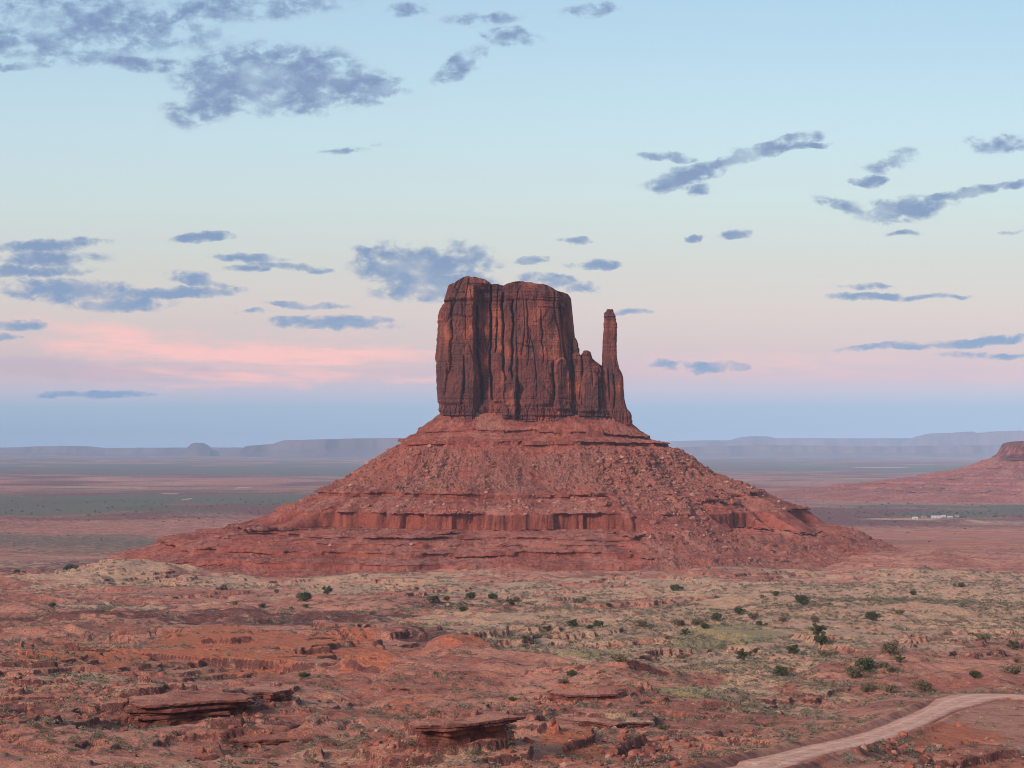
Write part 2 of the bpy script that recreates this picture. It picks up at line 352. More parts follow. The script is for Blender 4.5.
LEDGES = [  # label, x, y, half width, half depth, turn, beds (thickness, size, shift), lift, dip, rise of the ground behind
 ('dark prow-like overhanging ledge of bedded red rock left of centre in the foreground', 180, 711, 14, 8, 0.30, [(2.0, 0.84, -0.8), (0.7, 0.88, -0.5), (0.5, 0.78, -0.9), (0.8, 0.95, 0.2), (0.35, 0.86, 0.3), (0.6, 1.0, 1.0)], (0.02, 0.03), 3.6),
 ('long low slab tongue pointing right, below the prow-like ledge', 278, 729, 9.5, 5, 0.32, [(1.3, 0.82, -0.4), (0.4, 0.93, 0.1), (0.5, 1.0, 0.5)], (0.01, 0.02), 1.6),
 ('thick flat slab over a dark hollow at the bottom centre of the photo', 466, 756, 7.5, 4.6, 0.32, [(1.7, 0.74, -0.2), (0.8, 0.80, 0.0), (0.4, 0.97, 0.2), (0.45, 1.02, 0.3)], (0.04, 0.02), 2.6),
 ('thin dark ledge of bedded rock on the far left of the foreground', 45, 697, 9, 5, 0.1, [(1.2, 0.88, 0), (0.5, 0.95, 0.4), (0.4, 1.0, 0)], (0.0, 0.03), 1.8),
 ('thin shadowed ledge on the red slope right of centre, above the rubble', 600, 719, 9, 4.5, -0.2, [(1.2, 0.85, 0), (0.5, 0.92, 0), (0.4, 1.0, 0.3)], (-0.02, 0.03), 1.8),
 ('small ledge behind the thin shadowed one on the red slope right of centre', 588, 703, 8, 4.5, 0.0, [(1.2, 0.88, 0), (0.5, 0.97, 0.3)], (0.0, 0.03), 1.5),
 ('thin ledge at the foot of the red mound in the middle distance', 440, 683, 12, 6.0, 0.1, [(1.2, 0.9, 0), (0.5, 1.0, 0.3)], (0.0, 0.03), 1.5),
 ('square red rock block standing on the slope between the left slab tongue and the wash', 262, 697, 6, 5, 0.3, [(1.6, 0.9, 0), (0.9, 0.95, 0), (0.6, 0.92, 0.2)], (0.0, 0.03), 2.6)]
MOUNDS = [(*gpt(a, b_), c, d, e) for a, b_, c, d, e in MOUNDS]
HUMPS = []
for lb_, lx_, ly_, la_, lb2_, lr_, lay_, dp_, rise_ in LEDGES:
    gx_, gy_ = gpt(lx_, ly_); HUMPS.append((gx_-la_*0.35, gy_+lb2_*1.1, la_*1.3, lb2_*1.45, rise_*1.25)); HUMPS.append((gx_+la_*0.3, gy_-lb2_*1.3, la_*1.2, lb2_*0.9, -0.9))
def height(X, Y, r=None):
    r = np.hypot(X, Y)
    z = base(r)
    z = z+np.interp(r, [1300, 1500, 1750, 2000, 2300, 2700, 3150], [0, 8, 19, 22, 19, 10, 0])*sstep(60, 330, X)*(Y > 0)
    near = 1-sstep(1500, 2600, r); amp = 0.35+0.65*sstep(150, 900, r)
    wx = X+14*fbm(X/60, Y/60, o=3, seed=40); wy = Y+14*fbm(X/60, Y/60, o=3, seed=50)
    rel = amp*(2.6*ridged(wx/170, wy/210, 4, 3)+3.2*fbm(wx/70, wy/70, o=4, seed=11))
    rel = rel+near*(3.0*ridged(wx/34+3, wy/42, 4, 13)*(0.4+0.6*vnoise(X/130, Y/130, None, 14))+0.6*ridged(X/11, Y/13, 3, 16)*(1-sstep(1100, 1500, r))-1.6)
    for mx, my, rx, rv, h in MOUNDS:
        rel = rel + h*np.exp(-(((wx-mx)/rx)**2+((wy-my)/rv)**2))
    for mx, my, rx, rv, h in HUMPS:
        rel = rel+h*np.exp(-(((X-mx)/rx)**2+((Y-my)/rv)**2)**1.5)
    rough = near*(0.35+0.65*sstep(60, -160, X-0.10*Y+60*fbm(X/200, Y/200, o=2, seed=301)))*(1-0.75*np.exp(-((r-1150)/260)**2))
    for sc_, h_, wd_, sd_ in ((84, 2.3, 0.06, 310), (44, 1.25, 0.08, 320), (21, 0.5, 0.14, 330)):
        q_ = fbm(wx/(sc_*1.35), wy/sc_, o=4, seed=sd_, rough=0.48)
        rel = rel+rough*h_*(sstep(0.02, 0.02+wd_, q_)+0.7*sstep(0.42, 0.42+wd_, q_)-0.8*np.clip(q_, 0, 1)-0.4)*(1.0 if sc_ < 50 else sstep(0, 500, r))
    rock = sstep(-0.15, 0.35, fbm(X/110, Y/160, o=3, seed=77)+0.25*(1-sstep(450, 900, r))-0.5*sstep(0, 140, X-0.02*Y)*sstep(380, 600, r)*(1-sstep(1150, 1300, r)))
    zz = z+rel*near+0.35*near*fbm(X/9, Y/9, o=3, seed=23)
    # bedding: thin ledges break the slopes at constant levels
    step = np.where(r < 520, 1.5, 2.6); q = (zz+1.1*fbm(X/45, Y/45, o=3, seed=31))/step; fq = q-np.floor(q)
    ter = (np.floor(q)+sstep(0.76, 0.88, fq)*0.85+0.15*fq)*step-(q*step-zz)
    zz = zz+(ter-zz)*rock*0.85*near
    zz = zz+near*0.16*fbm(X/2.2, Y/2.2, o=3, seed=91)*(1-sstep(500, 900, r))
    far = sstep(2200, 4500, r)
    zz = zz+far*(10*fbm(X/2600, Y/2600, o=3, seed=60)*np.minimum(1, r/12000)+1.2*fbm(X/300, Y/300, o=4, seed=61))
    # the road bed
    m = (r < 900) & (X > -50) & (Y > 60)
    if m.any():
        d = road_dist(X[m], Y[m]); w = 1-sstep(4.6, 13+36*sstep(60, 85, X[m]), d)
        rb = base(r[m])+0.4-0.035*np.clip(d-5, 0, 40)*sstep(60, 85, X[m])
        zz = zz.copy(); zz[m] = zz[m]*(1-w)+(rb-0.35*(1-sstep(3.2+4*sstep(78, 98, X[m]), 4.4+4*sstep(78, 98, X[m]), d)))*w+0.5*sstep(90, 75, X[m])*np.exp(-((d-5.2)/0.8)**2)*(0.5+vnoise(X[m]/3, Y[m]/3, None, 5))
    return zz
dense = np.radians(np.linspace(-20.0, 20.0, 1340))
co = np.radians(np.concatenate([np.linspace(20.0, 40, 45)[1:], np.linspace(40, 320, 90)[1:-1], np.linspace(320, 340.0, 45)[:-1]]))
phi = np.concatenate([dense, co]); NC = len(phi)
rad = np.concatenate([[0.5, 30, 80], np.linspace(140, 200, 40)[:-1], np.linspace(200, 600, 640)[:-1], np.linspace(600, 1650, 640)[:-1], np.exp(np.linspace(math.log(1650), math.log(39000), 330))])
NR = len(rad)
R2, P2 = np.meshgrid(rad, phi, indexing='ij'); GX = R2*np.sin(P2); GY = R2*np.cos(P2)
GZ = height(GX, GY)
def gz(x, y):
    """height of the ground sheet in the dense wedge"""
    x = np.asarray(x, float); y = np.asarray(y, float); r = np.hypot(x, y); p = np.arctan2(x, y)
    i = np.clip(np.searchsorted(rad, r)-1, 0, NR-2); fi = (r-rad[i])/(rad[i+1]-rad[i])
    c = np.clip((p-dense[0])/(dense[1]-dense[0]), 0, 1338.999); j = c.astype(int); fj = c-j
    return (GZ[i, j]*(1-fj)+GZ[i, j+1]*fj)*(1-fi)+(GZ[i+1, j]*(1-fj)+GZ[i+1, j+1]*fj)*fi
def hit(xp, yp, ymax=2500):
    Ys = np.linspace(200, ymax, 5000); X = (xp-512)/F*Ys; pr = HOR+F*(EYE-gz(X, Ys))/Ys
    run = np.minimum.accumulate(pr); k = np.argmax(run <= yp)
    if run[k] > yp: k = len(Ys)-1
    return X[k], Ys[k], float(gz(X[k], Ys[k]))
# cover: r grass, g orange sand, b dark rock, a green
NX, NY = nominal(GX, GY)
front = (GY > 50) & (R2 < 1500)
n_a = fbm(GX/55, GY/75, o=5, seed=101); n_b = fbm(GX/24, GY/34, o=4, seed=111); n_c = fbm(GX/120, GY/160, o=4, seed=121)
def blob(x, y, rx, ry_): return np.exp(-(((NX-x)/rx)**2+((NY-y)/ry_)**2))
grass = 1.1*blob(105, 577, 62, 9)+0.5*blob(40, 585, 80, 6)+0.95*blob(840, 615, 330, 26)+0.5*blob(560, 588, 330, 9)+0.8*blob(980, 605, 130, 30)+0.7*blob(700, 645, 160, 28)+0.45*blob(560, 650, 130, 26)+0.75*blob(70, 566, 90, 12)+0.45*blob(60, 605, 180, 9)+0.5*blob(330, 585, 170, 9)+0.5*blob(830, 690, 150, 35)+0.35*blob(250, 752, 250, 20)+.35*blob(440, 690, 100, 18)
grass = sstep(0.28, 0.75, grass+0.42*n_a+0.28*n_b)
orange = 0.9*blob(372, 666, 38, 9)+0.85*blob(650, 700, 60, 16)+0.8*blob(475, 655, 40, 10)+0.7*blob(40, 668, 60, 16)+0.8*blob(240, 662, 70, 16)+0.9*blob(570, 752, 40, 14)+0.5*blob(450, 715, 110, 26)+0.7*blob(330, 660, 90, 25)+0.5*blob(700, 575, 180, 8)+0.5*blob(860, 660, 120, 20)+.5*blob(960, 735, 80, 30)+.9*blob(200, 650, 60, 10)+.8*blob(120, 668, 70, 9)+.8*blob(560, 690, 60, 9)+.8*blob(812, 760, 30, 12)
orange = sstep(0.35, 0.8, orange+0.45*n_b+0.3*n_c)
darkm = 0.75*blob(150, 620, 230, 14)+0.5*blob(330, 625, 200, 14)+0.9*blob(250, 720, 90, 20)+0.5*blob(80, 700, 120, 20)+0.75*blob(540, 715, 90, 16)+0.6*blob(400, 650, 90, 14)+0.5*blob(420, 750, 90, 20)+0.5*blob(560, 605, 220, 7)+.8*blob(890, 750, 40, 12)+.6*blob(640, 750, 50, 16)+0.2*blob(90, 735, 190, 22)+0.2*blob(480, 735, 120, 16)
darkm = sstep(0.35, 0.85, darkm+0.5*n_a-0.25*n_b)
green = 0.55*blob(330, 685, 22, 24)+0.5*blob(560, 650, 90, 22)+0.9*blob(712, 634, 50, 5)+0.8*blob(655, 692, 60, 6)+0.4*blob(790, 632, 120, 8)+0.45*blob(700, 660, 110, 14)+.4*blob(60, 640, 70, 8)+.5*blob(100, 640, 40, 5)
green = sstep(0.35, 0.8, green+0.4*n_b)*0.8
sl = np.hypot(np.gradient(GZ, axis=0)/np.maximum(np.gradient(R2, axis=0), 1e-6), np.gradient(GZ, axis=1)/np.maximum(np.abs(np.gradient(P2, axis=1))*R2, 1e-6))
steep = sstep(0.5, 1.1, sl)*(R2 < 1500)
darkm = np.maximum(darkm, steep*0.85); grass = grass*(1-steep)
grass *= front; orange *= front; darkm *= front; green *= front
# far plain: bands of scrub and of red earth
farp = sstep(1500, 2000, R2)
fb = 0.8*fbm(GX/1900, GY/1500, o=5, seed=131)+0.8*fbm(GX/380, GY/420, o=4, seed=133)
fbb = 1.0*blob(120, 503, 420, 11)*(NX < 480)+0.8*blob(900, 513, 220, 5.5)+0.8*blob(790, 467, 260, 4.5)+0.9*blob(250, 472, 330, 4)*(NX < 500)+0.25*blob(90, 543, 160, 5)-0.9*blob(120, 482, 420, 6)*(NX < 480)-0.9*blob(800, 490, 320, 12)-0.6*blob(100, 528, 260, 8)-0.7*blob(850, 545, 280, 18)-.3*blob(60, 463, 250, 2)
fbf = sstep(-0.5, 0.9, fbb+1.0*fb)*(1-0.35*sstep(528, 536, NY)*(NX < 400))
green = np.where(R2 > 1500, farp*fbf*0.95, green)
rr_ = sstep(700, 820, NX)*sstep(522, 532, NY)*farp; green = green*(1-0.9*rr_)
orange = np.where(R2 > 1500, np.maximum(farp*(1-fbf)*0.30*sstep(0.0, 0.6, fb), 0.6*rr_*sstep(-0.8, 0.5, fb)), orange)
darkm = np.where(R2 > 1500, (1-0.85*rr_)*farp*(0.35+0.55*sstep(-0.2, 0.5, -fb)), darkm)
grass = np.where(R2 > 1500, farp*0.5*sstep(0.25, 0.8, fbm(GX/500, GY/500, o=4, seed=140)), grass)
for (bx, by, brx, bry, rot) in [(170, 493.5, 9, 0.5, 0), (187, 499, 6, 0.6, -0.35), (900, 519, 40, 0.9, 0), (980, 521, 14, 0.8, 0.3), (880, 467, 30, 0.7, 0), (245, 487, 10, 0.7, -0.2), (250, 524, 26, 0.8, 0)]:
    q1 = NX-bx; q2 = NY-by-q1*rot*0.4
    grass = np.maximum(grass, np.exp(-(q1/brx)**4-(q2/bry)**4)*(R2 > 1500))
    green = green*(1-np.exp(-(q1/brx)**4-(q2/bry)**4)*(R2 > 1500))
cover = np.stack([grass, orange, darkm, green], -1)
ground = link('ground', mesh_np('ground', np.stack([GX, GY, GZ], -1), [grid_faces(NR, NC, True)], M_ground, True, {'cover': cover.reshape(-1, 4)}))
tag(ground, kind='structure')

# road
M_road, T, b_, n_ = simple_mat('road_dirt', (0.42, 0.215, 0.15, 1), (0.58, 0.33, 0.245, 1), 0.30)
at_ = T.node('ShaderNodeAttribute', attribute_name='across').outputs['Fac']
gp_ = T.node('ShaderNodeNewGeometry').outputs['Position']
wv_ = T.m('ADD', at_, T.m('MULTIPLY_ADD', T.noise(gp_, 0.25, 3, 0.6).outputs[0], 0.3, -0.15))
rut = T.m('MAXIMUM', T.sm(T.m('ABSOLUTE', T.m('ADD', wv_, 0.38)), 0.13, 0.03), T.sm(T.m('ABSOLUTE', T.m('SUBTRACT', wv_, 0.34)), 0.13, 0.03))
cc_ = T.mix(T.sm(n_, 0.35, 0.65), (0.50, 0.255, 0.17, 1), (0.66, 0.38, 0.275, 1))
cc_ = T.mix(T.m('MULTIPLY', rut, 0.55), cc_, (0.72, 0.46, 0.35, 1))
cc_ = T.mix(T.sm(T.m('ADD', T.m('ABSOLUTE', at_), T.m('MULTIPLY_ADD', T.noise(gp_, 0.9, 5, 0.7).outputs[0], 0.9, -0.45)), 0.62, 0.95), cc_, (0.36, 0.13, 0.088, 1))
T.L.new(cc_, b_.inputs['Base Color']); bump(T, b_, T.m('ADD', n_, T.noise(gp_, 1.5, 4, 0.6).outputs[0]), 0.8, 0.4)
tg = np.gradient(road_c, axis=0); tg /= np.hypot(*tg.T)[:, None]; nrm = np.stack([-tg[:, 1], tg[:, 0]], 1)
offs = np.linspace(-1, 1, 13); RV = []
for k, o_ in enumerate(offs):
    wv = 3.9+0.6*fbm(np.arange(160)/9., np.full(160, o_*2), o=2, seed=3)
    wv = wv*(1+0.95*sstep(78, 98, road_c[:, 0]))
    p = road_c+nrm*(o_*wv)[:, None]
    zc = base(np.hypot(p[:, 0], p[:, 1]))+0.4+0.02-0.16*o_**2+0.10*math.exp(-((abs(o_)-0.45)/0.12)**2)*-1+(0.0 if abs(o_) < 0.99 else -0.6)
    RV.append(np.stack([p[:, 0], p[:, 1], zc], 1))
RV = np.stack(RV, 1)
ac_ = np.zeros((160, 13, 4)); ac_[..., :3] = offs[None, :, None]; ac_[..., 3] = 1
tag(link('road', mesh_np('road', RV, grid_faces(160, 13), M_road, True, {'across': ac_.reshape(-1, 4)})), kind='structure')

# ------------------------------------------------------------------ buttes
def rock_block(zb, prof, tops, yc, hd, Yref, shape=4.0, ncol=420, nrow=170, front_fn=None, cap_rough=1.5, seed=0, taper=0.0, rough=1.0):
    """closed rock tower. prof: rows (pixel y, left x, right x); tops: (x, y) skyline; both read at depth Yref"""
    prof = np.array(prof, float); tops = np.array(tops, float); s = Yref/F
    pz = EYE-(prof[:, 0]-HOR)*s; o = np.argsort(pz); pz = pz[o]; L = (prof[o, 1]-512)*s; Rr = (prof[o, 2]-512)*s
    th = np.linspace(0, 2*math.pi, ncol*4+1)[:-1]
    # even arc length, three quarters of the columns on the camera side
    def se(t): return np.sign(np.cos(t))*np.abs(np.cos(t))**(2/shape), np.sign(np.sin(t))*np.abs(np.sin(t))**(2/shape)
    a, b2 = se(th); W0 = (Rr.max()-L.min())/2; wgt = np.hypot(np.diff(a, append=a[0])*W0, np.diff(b2, append=b2[0])*hd)*np.where(b2 > 0.3, 0.35, 1.0)
    cum = np.concatenate([[0], np.cumsum(wgt)]); tt = np.interp(np.linspace(0, cum[-1], ncol+1)[:-1], cum, np.append(th, 2*math.pi))
    a, b2 = se(tt); nn_ = np.stack([np.sign(a)*np.abs(a)**(shape-1)/W0, np.sign(b2)*np.abs(b2)**(shape-1)/hd], 1); nn_ /= np.hypot(*nn_.T)[:, None]
    zt_all = EYE-(np.interp(((L.mean()+Rr.mean())/2+a*W0)/s+512, tops[:, 0], tops[:, 1])-HOR)*s
    t = np.linspace(0, 1, nrow)[:, None]; Z = zb+(zt_all[None, :]-zb)*t
    l = np.interp(Z, pz, L); r_ = np.interp(Z, pz, Rr); X = (l+r_)/2+(r_-l)/2*a[None, :]
    tap = 1-taper*t
    Y = yc+hd*b2[None, :]*tap
    S = X*1.0; D = np.zeros_like(X)
    pxx = 512+X/s; pyy = HOR+(EYE-Z)/s
    frontw = sstep(-0.2, -0.75, b2)[None, :]
    if front_fn is not None: D += front_fn(pxx, pyy)*frontw
    # clefts and fluting around the whole block
    ang = X*0.8+Y*0.6
    D += rough*(1-0.0*frontw)*(2.2*fbm(X/22, Y/22, Z/90, o=4, seed=seed)+0.8*fbm(X/6, Y/6, Z/40, o=3, seed=seed+5)+0.7*fbm(X/3., Y/3., Z/5, o=3, seed=seed+8))
    crack = np.abs(fbm(X/17, Y/17, Z/160, o=3, seed=seed+20)); D -= rough*2.0*np.exp(-(crack/0.03)**2)*1.0
    crack = np.abs(fbm(X/9, Y/9, Z/70, o=2, seed=seed+24)); D -= rough*0.5*np.exp(-(crack/0.05)**2)
    bed = fbm(Z/2.6, X/60, Y/60, o=3, seed=seed+30); bedw = sstep(0.83, 0.95, t+0*Z)+sstep(EYE+42, EYE+33, Z)
    D += rough*bed*(0.4+2.0*np.clip(bedw, 0, 1))
    D -= 1.5*sstep(0.975, 1.0, t+0*Z)**2
    X = X+nn_[None, :, 0]*D; Y = Y+nn_[None, :, 1]*D
    V = [np.stack([X, Y, Z], -1)]
    cx, cy = X[-1].mean(), Y[-1].mean()
    for k in np.linspace(0.93, 0.0, 16):
        xx = cx+(X[-1]-cx)*k; yy = cy+(Y[-1]-cy)*k
        zz = EYE-(np.interp(512+xx/s, tops[:, 0], tops[:, 1])-HOR)*s+cap_rough*fbm(xx/8, yy/8, o=3, seed=seed+9)*(1 if k < .9 else .5)
        V.append(np.stack([xx, yy, zz], -1)[None])
    V = np.concatenate(V, 0)
    return V.reshape(-1, 3), grid_faces(V.shape[0], ncol, True)

def crackline(x, y, pts, w, depth):
    pts = np.array(pts, float); xc = np.interp(y, pts[:, 1], pts[:, 0])
    m = sstep(pts[0, 1]-3, pts[0, 1]+3, y)*sstep(pts[-1, 1]+4, pts[-1, 1]-4, y)
    return -depth*np.exp(-((x-xc)/w)**2)*m
def slab(x, y, xc, hw, yt, yb, prot, lean=0.0):
    xx = (x-xc-lean*(y-yt))/hw; arch = yt+hw*0.9*np.clip(np.abs(xx), 0, 1.3)**2
    return prot*sstep(1.12, 0.86, np.abs(xx))*sstep(arch-1, arch+2.0, y)*sstep(yb+2, yb-2, y)
def main_front(x, y):
    x = x+0.9*fbm(x/30, y/9, o=2, seed=200)
    T_ = [(434, 0), (450.5, 1), (451.5, 3.5), (473.5, 5), (476.5, -7), (488, -9), (491, -6), (501.5, -5), (503.5, -1.5), (512, -2), (514.5, 4.5), (530, 7), (545, 6), (556, 4), (561, 1.5), (566, -1.5), (573, -4), (580, -8)]
    T_ = np.array(T_); d = np.interp(x, T_[:, 0], T_[:, 1])
    d = d*sstep(283, 292, y)*(1-0.35*sstep(375, 410, y))
    for pts, w, dp in [([(451, 300), (452.5, 330), (449, 372)], 1.1, 8), ([(475.5, 306), (476, 350), (480, 380), (482, 402)], 1.6, 10), ([(490.5, 285), (491, 330), (490, 370), (493, 400)], 1.0, 9),
                       ([(502.5, 292), (503.5, 330), (504, 372)], 1.2, 9), ([(513, 300), (513.5, 345), (512, 378)], 1.1, 8), ([(497, 318), (496, 352)], .7, 4), ([(561, 305), (563.5, 330), (566, 352), (569, 368)], 1.1, 8),
                       ([(553, 362), (554, 400)], 1.1, 5), ([(463.5, 356), (464.5, 392)], 0.8, 4), ([(447, 372), (445, 398)], 0.8, 4), ([(527, 300), (528.5, 350)], 0.7, 2.5), ([(541, 310), (543, 362)], 0.7, 2.5), ([(574, 362), (575, 402)], 1.0, 5), ([(517, 378), (517.5, 415)], 1.1, 6)]:
        d = d+crackline(x, y, pts, w, dp)
    d = d+slab(x, y, 510, 6.8, 377, 418, 7.5)+slab(x, y, 457, 9, 366, 404, 3.0, -0.1)+slab(x, y, 470, 7, 355, 400, 2.5, 0.12)+slab(x, y, 535, 15, 383, 418, 2.5)+slab(x, y, 562, 8, 357, 410, 4.0)+slab(x, y, 545, 8, 372, 405, 2.5)+slab(x, y, 441, 5, 358, 402, 2.0)+slab(x, y, 498, 6, 352, 402, 3.5)
    d = d-2.2*sstep(2.2, 0, np.abs(y-345-0.3*(x-520)))*sstep(514, 520, x)*sstep(538, 530, x)
    # overhang under the cap beds, bedded base
    d = d-1.5*np.exp(-((y-301)/1.4)**2)+1.2*np.exp(-((y-297)/3)**2)
    d = d-1.6*np.exp(-((y-316-0.15*(x-460))/1.2)**2)*sstep(476, 470, x)*sstep(452, 456, x)
    d = d+1.0*sstep(398, 400, y)+1.2*sstep(407, 408.5, y)-1.4*np.exp(-((y-399.3)/0.8)**2)-2.6*np.exp(-((y-416.5)/1.3)**2)
    slots = np.abs(fbm(x/2.4, y/30, o=2, seed=210)); d = d-1.8*np.exp(-(slots/0.12)**2)*sstep(403, 408, y)
    return d
def should_front(x, y):
    d = 0*x
    for pts, w, dp in [([(576, 360), (577, 405)], 1.0, 3), ([(581.5, 350), (583, 366), (581, 400)], 0.8, 3.5), ([(603.5, 366), (605, 385), (606, 408)], 1.2, 4), ([(592, 370), (593, 385)], .7, 2), ([(599, 372), (600, 408)], .8, 3)]:
        d = d+crackline(x, y, pts, w, dp)
    d = d+slab(x, y, 590, 8.5, 369, 412, 3.5)+slab(x, y, 579, 3.5, 363, 405, 2.5)
    d = d+1.0*sstep(400, 402, y)+1.0*sstep(408, 409.5, y)-2.0*np.exp(-((y-417.5)/1.3)**2)
    slots = np.abs(fbm(x/2.4, y/30, o=2, seed=211)); return d-1.8*np.exp(-(slots/0.12)**2)*sstep(404, 409, y)
def thumb_front(x, y):
    d = 0*x
    for pts, w, dp in [([(614, 374), (616, 392), (615, 408)], .8, 3), ([(609, 368), (610.5, 400)], .7, 2.5)]: d = d+crackline(x, y, pts, w, dp)
    d = d+0.8*sstep(366, 369, y)+1.0*sstep(408, 411, y)-0.9*np.exp(-((y-317)/1.5)**2)
    slots = np.abs(fbm(x/2.6, y/30, o=2, seed=212)); return d-1.6*np.exp(-(slots/0.12)**2)*sstep(406, 411, y)

BUTTE = Vector((21, 1800, 30))
def root(name, loc):
    o = bpy.data.objects.new(name, None); COL.objects.link(o); o.location = loc; o.empty_display_size = 5; return o
bt = root('sandstone_butte', BUTTE)
tag(bt, 'great red sandstone butte with a vertical cliff block, slim side spire and wide talus skirt', 'butte')
def part(name, VF, mat, parent, attrs=None, smooth=False):
    V, Fc = VF; V = np.asarray(V, float).reshape(-1, 3)-np.array(parent.location)[None, :]
    return link(name, mesh_np(name, V, Fc, mat, smooth, attrs), parent)
YF = 1758.0
main_prof = [(276, 445, 567), (284, 444, 569), (288, 443.2, 570.5), (295, 442.5, 573), (302, 441, 574), (306, 438.6, 574.2), (312, 437, 574.4), (325, 436.2, 575), (340, 436, 576.4), (345, 435.8, 579), (358, 435, 579.5), (362, 435.6, 580),
             (380, 436.6, 583), (400, 437.3, 585), (410, 437.8, 586), (418, 438.5, 587), (440, 437, 590)]
main_tops = [(434, 300), (441, 292), (444, 287.5), (449, 283), (456, 280.5), (461, 277.5), (467, 276), (473, 277.3), (481, 278.6), (487, 281.5), (489, 284), (497, 284), (504, 285.5), (510, 283), (518, 281.5), (530, 282.3), (543, 283.6), (552, 287), (560, 290), (568, 291.5), (573, 296), (576, 302), (582, 345)]
part('cliff_block', rock_block(128, main_prof, main_tops, YF+45, 45, YF, 4.5, 760, 300, main_front, 1.2, 300, 0.05), M_cliff, bt)
part('cap_rock', rock_block(282, [(275, 465, 482), (278, 461, 486), (281, 459.5, 488), (286, 459, 488.5)], [(456, 280), (461, 277.6), (467, 275.8), (473, 277), (481, 278.4), (489, 281)], YF+24, 16, YF, 4, 120, 30, None, 0.6, 390, 0.1, 0.8), M_cliff, bt)
sh_prof = [(340, 572, 604), (366, 572, 606), (400, 572, 609), (418, 572, 612), (440, 570, 614)]
sh_tops = [(568, 352), (578, 352), (581, 356), (582.5, 353), (584.5, 350.6), (588, 349.8), (591, 351.5), (593, 358), (596, 360.5), (600, 363), (604, 365.5), (607, 368), (612, 376)]
part('cliff_shoulder', rock_block(128, sh_prof, sh_tops, YF+34, 30, YF, 3.5, 300, 160, should_front, 0.5, 340, 0.1, 0.7), M_cliff, bt)
pin = rock_block(180, [(340, 584, 589), (350, 582.5, 591), (362, 582, 593), (385, 580, 595)], [(580, 352), (585, 349.5), (589, 350), (593, 353)], YF+16, 5, YF, 3., 60, 40, None, 0.3, 380, 0.2, 0.25)
part('pinnacle', pin, M_cliff, bt)
stub = rock_block(160, [(335, 573, 578.2), (342, 573, 579.4), (362, 573, 580.5), (395, 573, 582)], [(570, 336), (576, 336.5), (578, 340), (580.5, 348)], YF+22, 7, YF, 3., 60, 60, None, 0.3, 381, 0.1, 0.3)
part('pinnacle', stub, M_cliff, bt)
th_prof = [(308, 606.2, 614.9), (311, 605.4, 615.9), (316, 605.8, 615.9), (320, 605.2, 617.7), (326, 605.0, 617.9), (337, 604.0, 617.5), (354, 603.6, 617.7), (362, 603.4, 619.3), (368, 603.2, 620.5), (372, 602.8, 623.0), (377, 602.6, 624.5), (390, 602.6, 624.9), (398, 602.1, 625.7), (405, 601.6, 627.5),
           (409, 599.6, 628.9), (412, 597.6, 631.9), (418, 597.6, 633.1), (440, 596.6, 634.5)]
part('spire', rock_block(128, th_prof, [(590, 309.5), (606, 309), (608, 307.6), (614, 308), (615.5, 310), (640, 311)], YF+22, 11, YF, 3.2, 260, 260, thumb_front, 0.3, 360, 0.35, 0.42), M_cliff, bt)

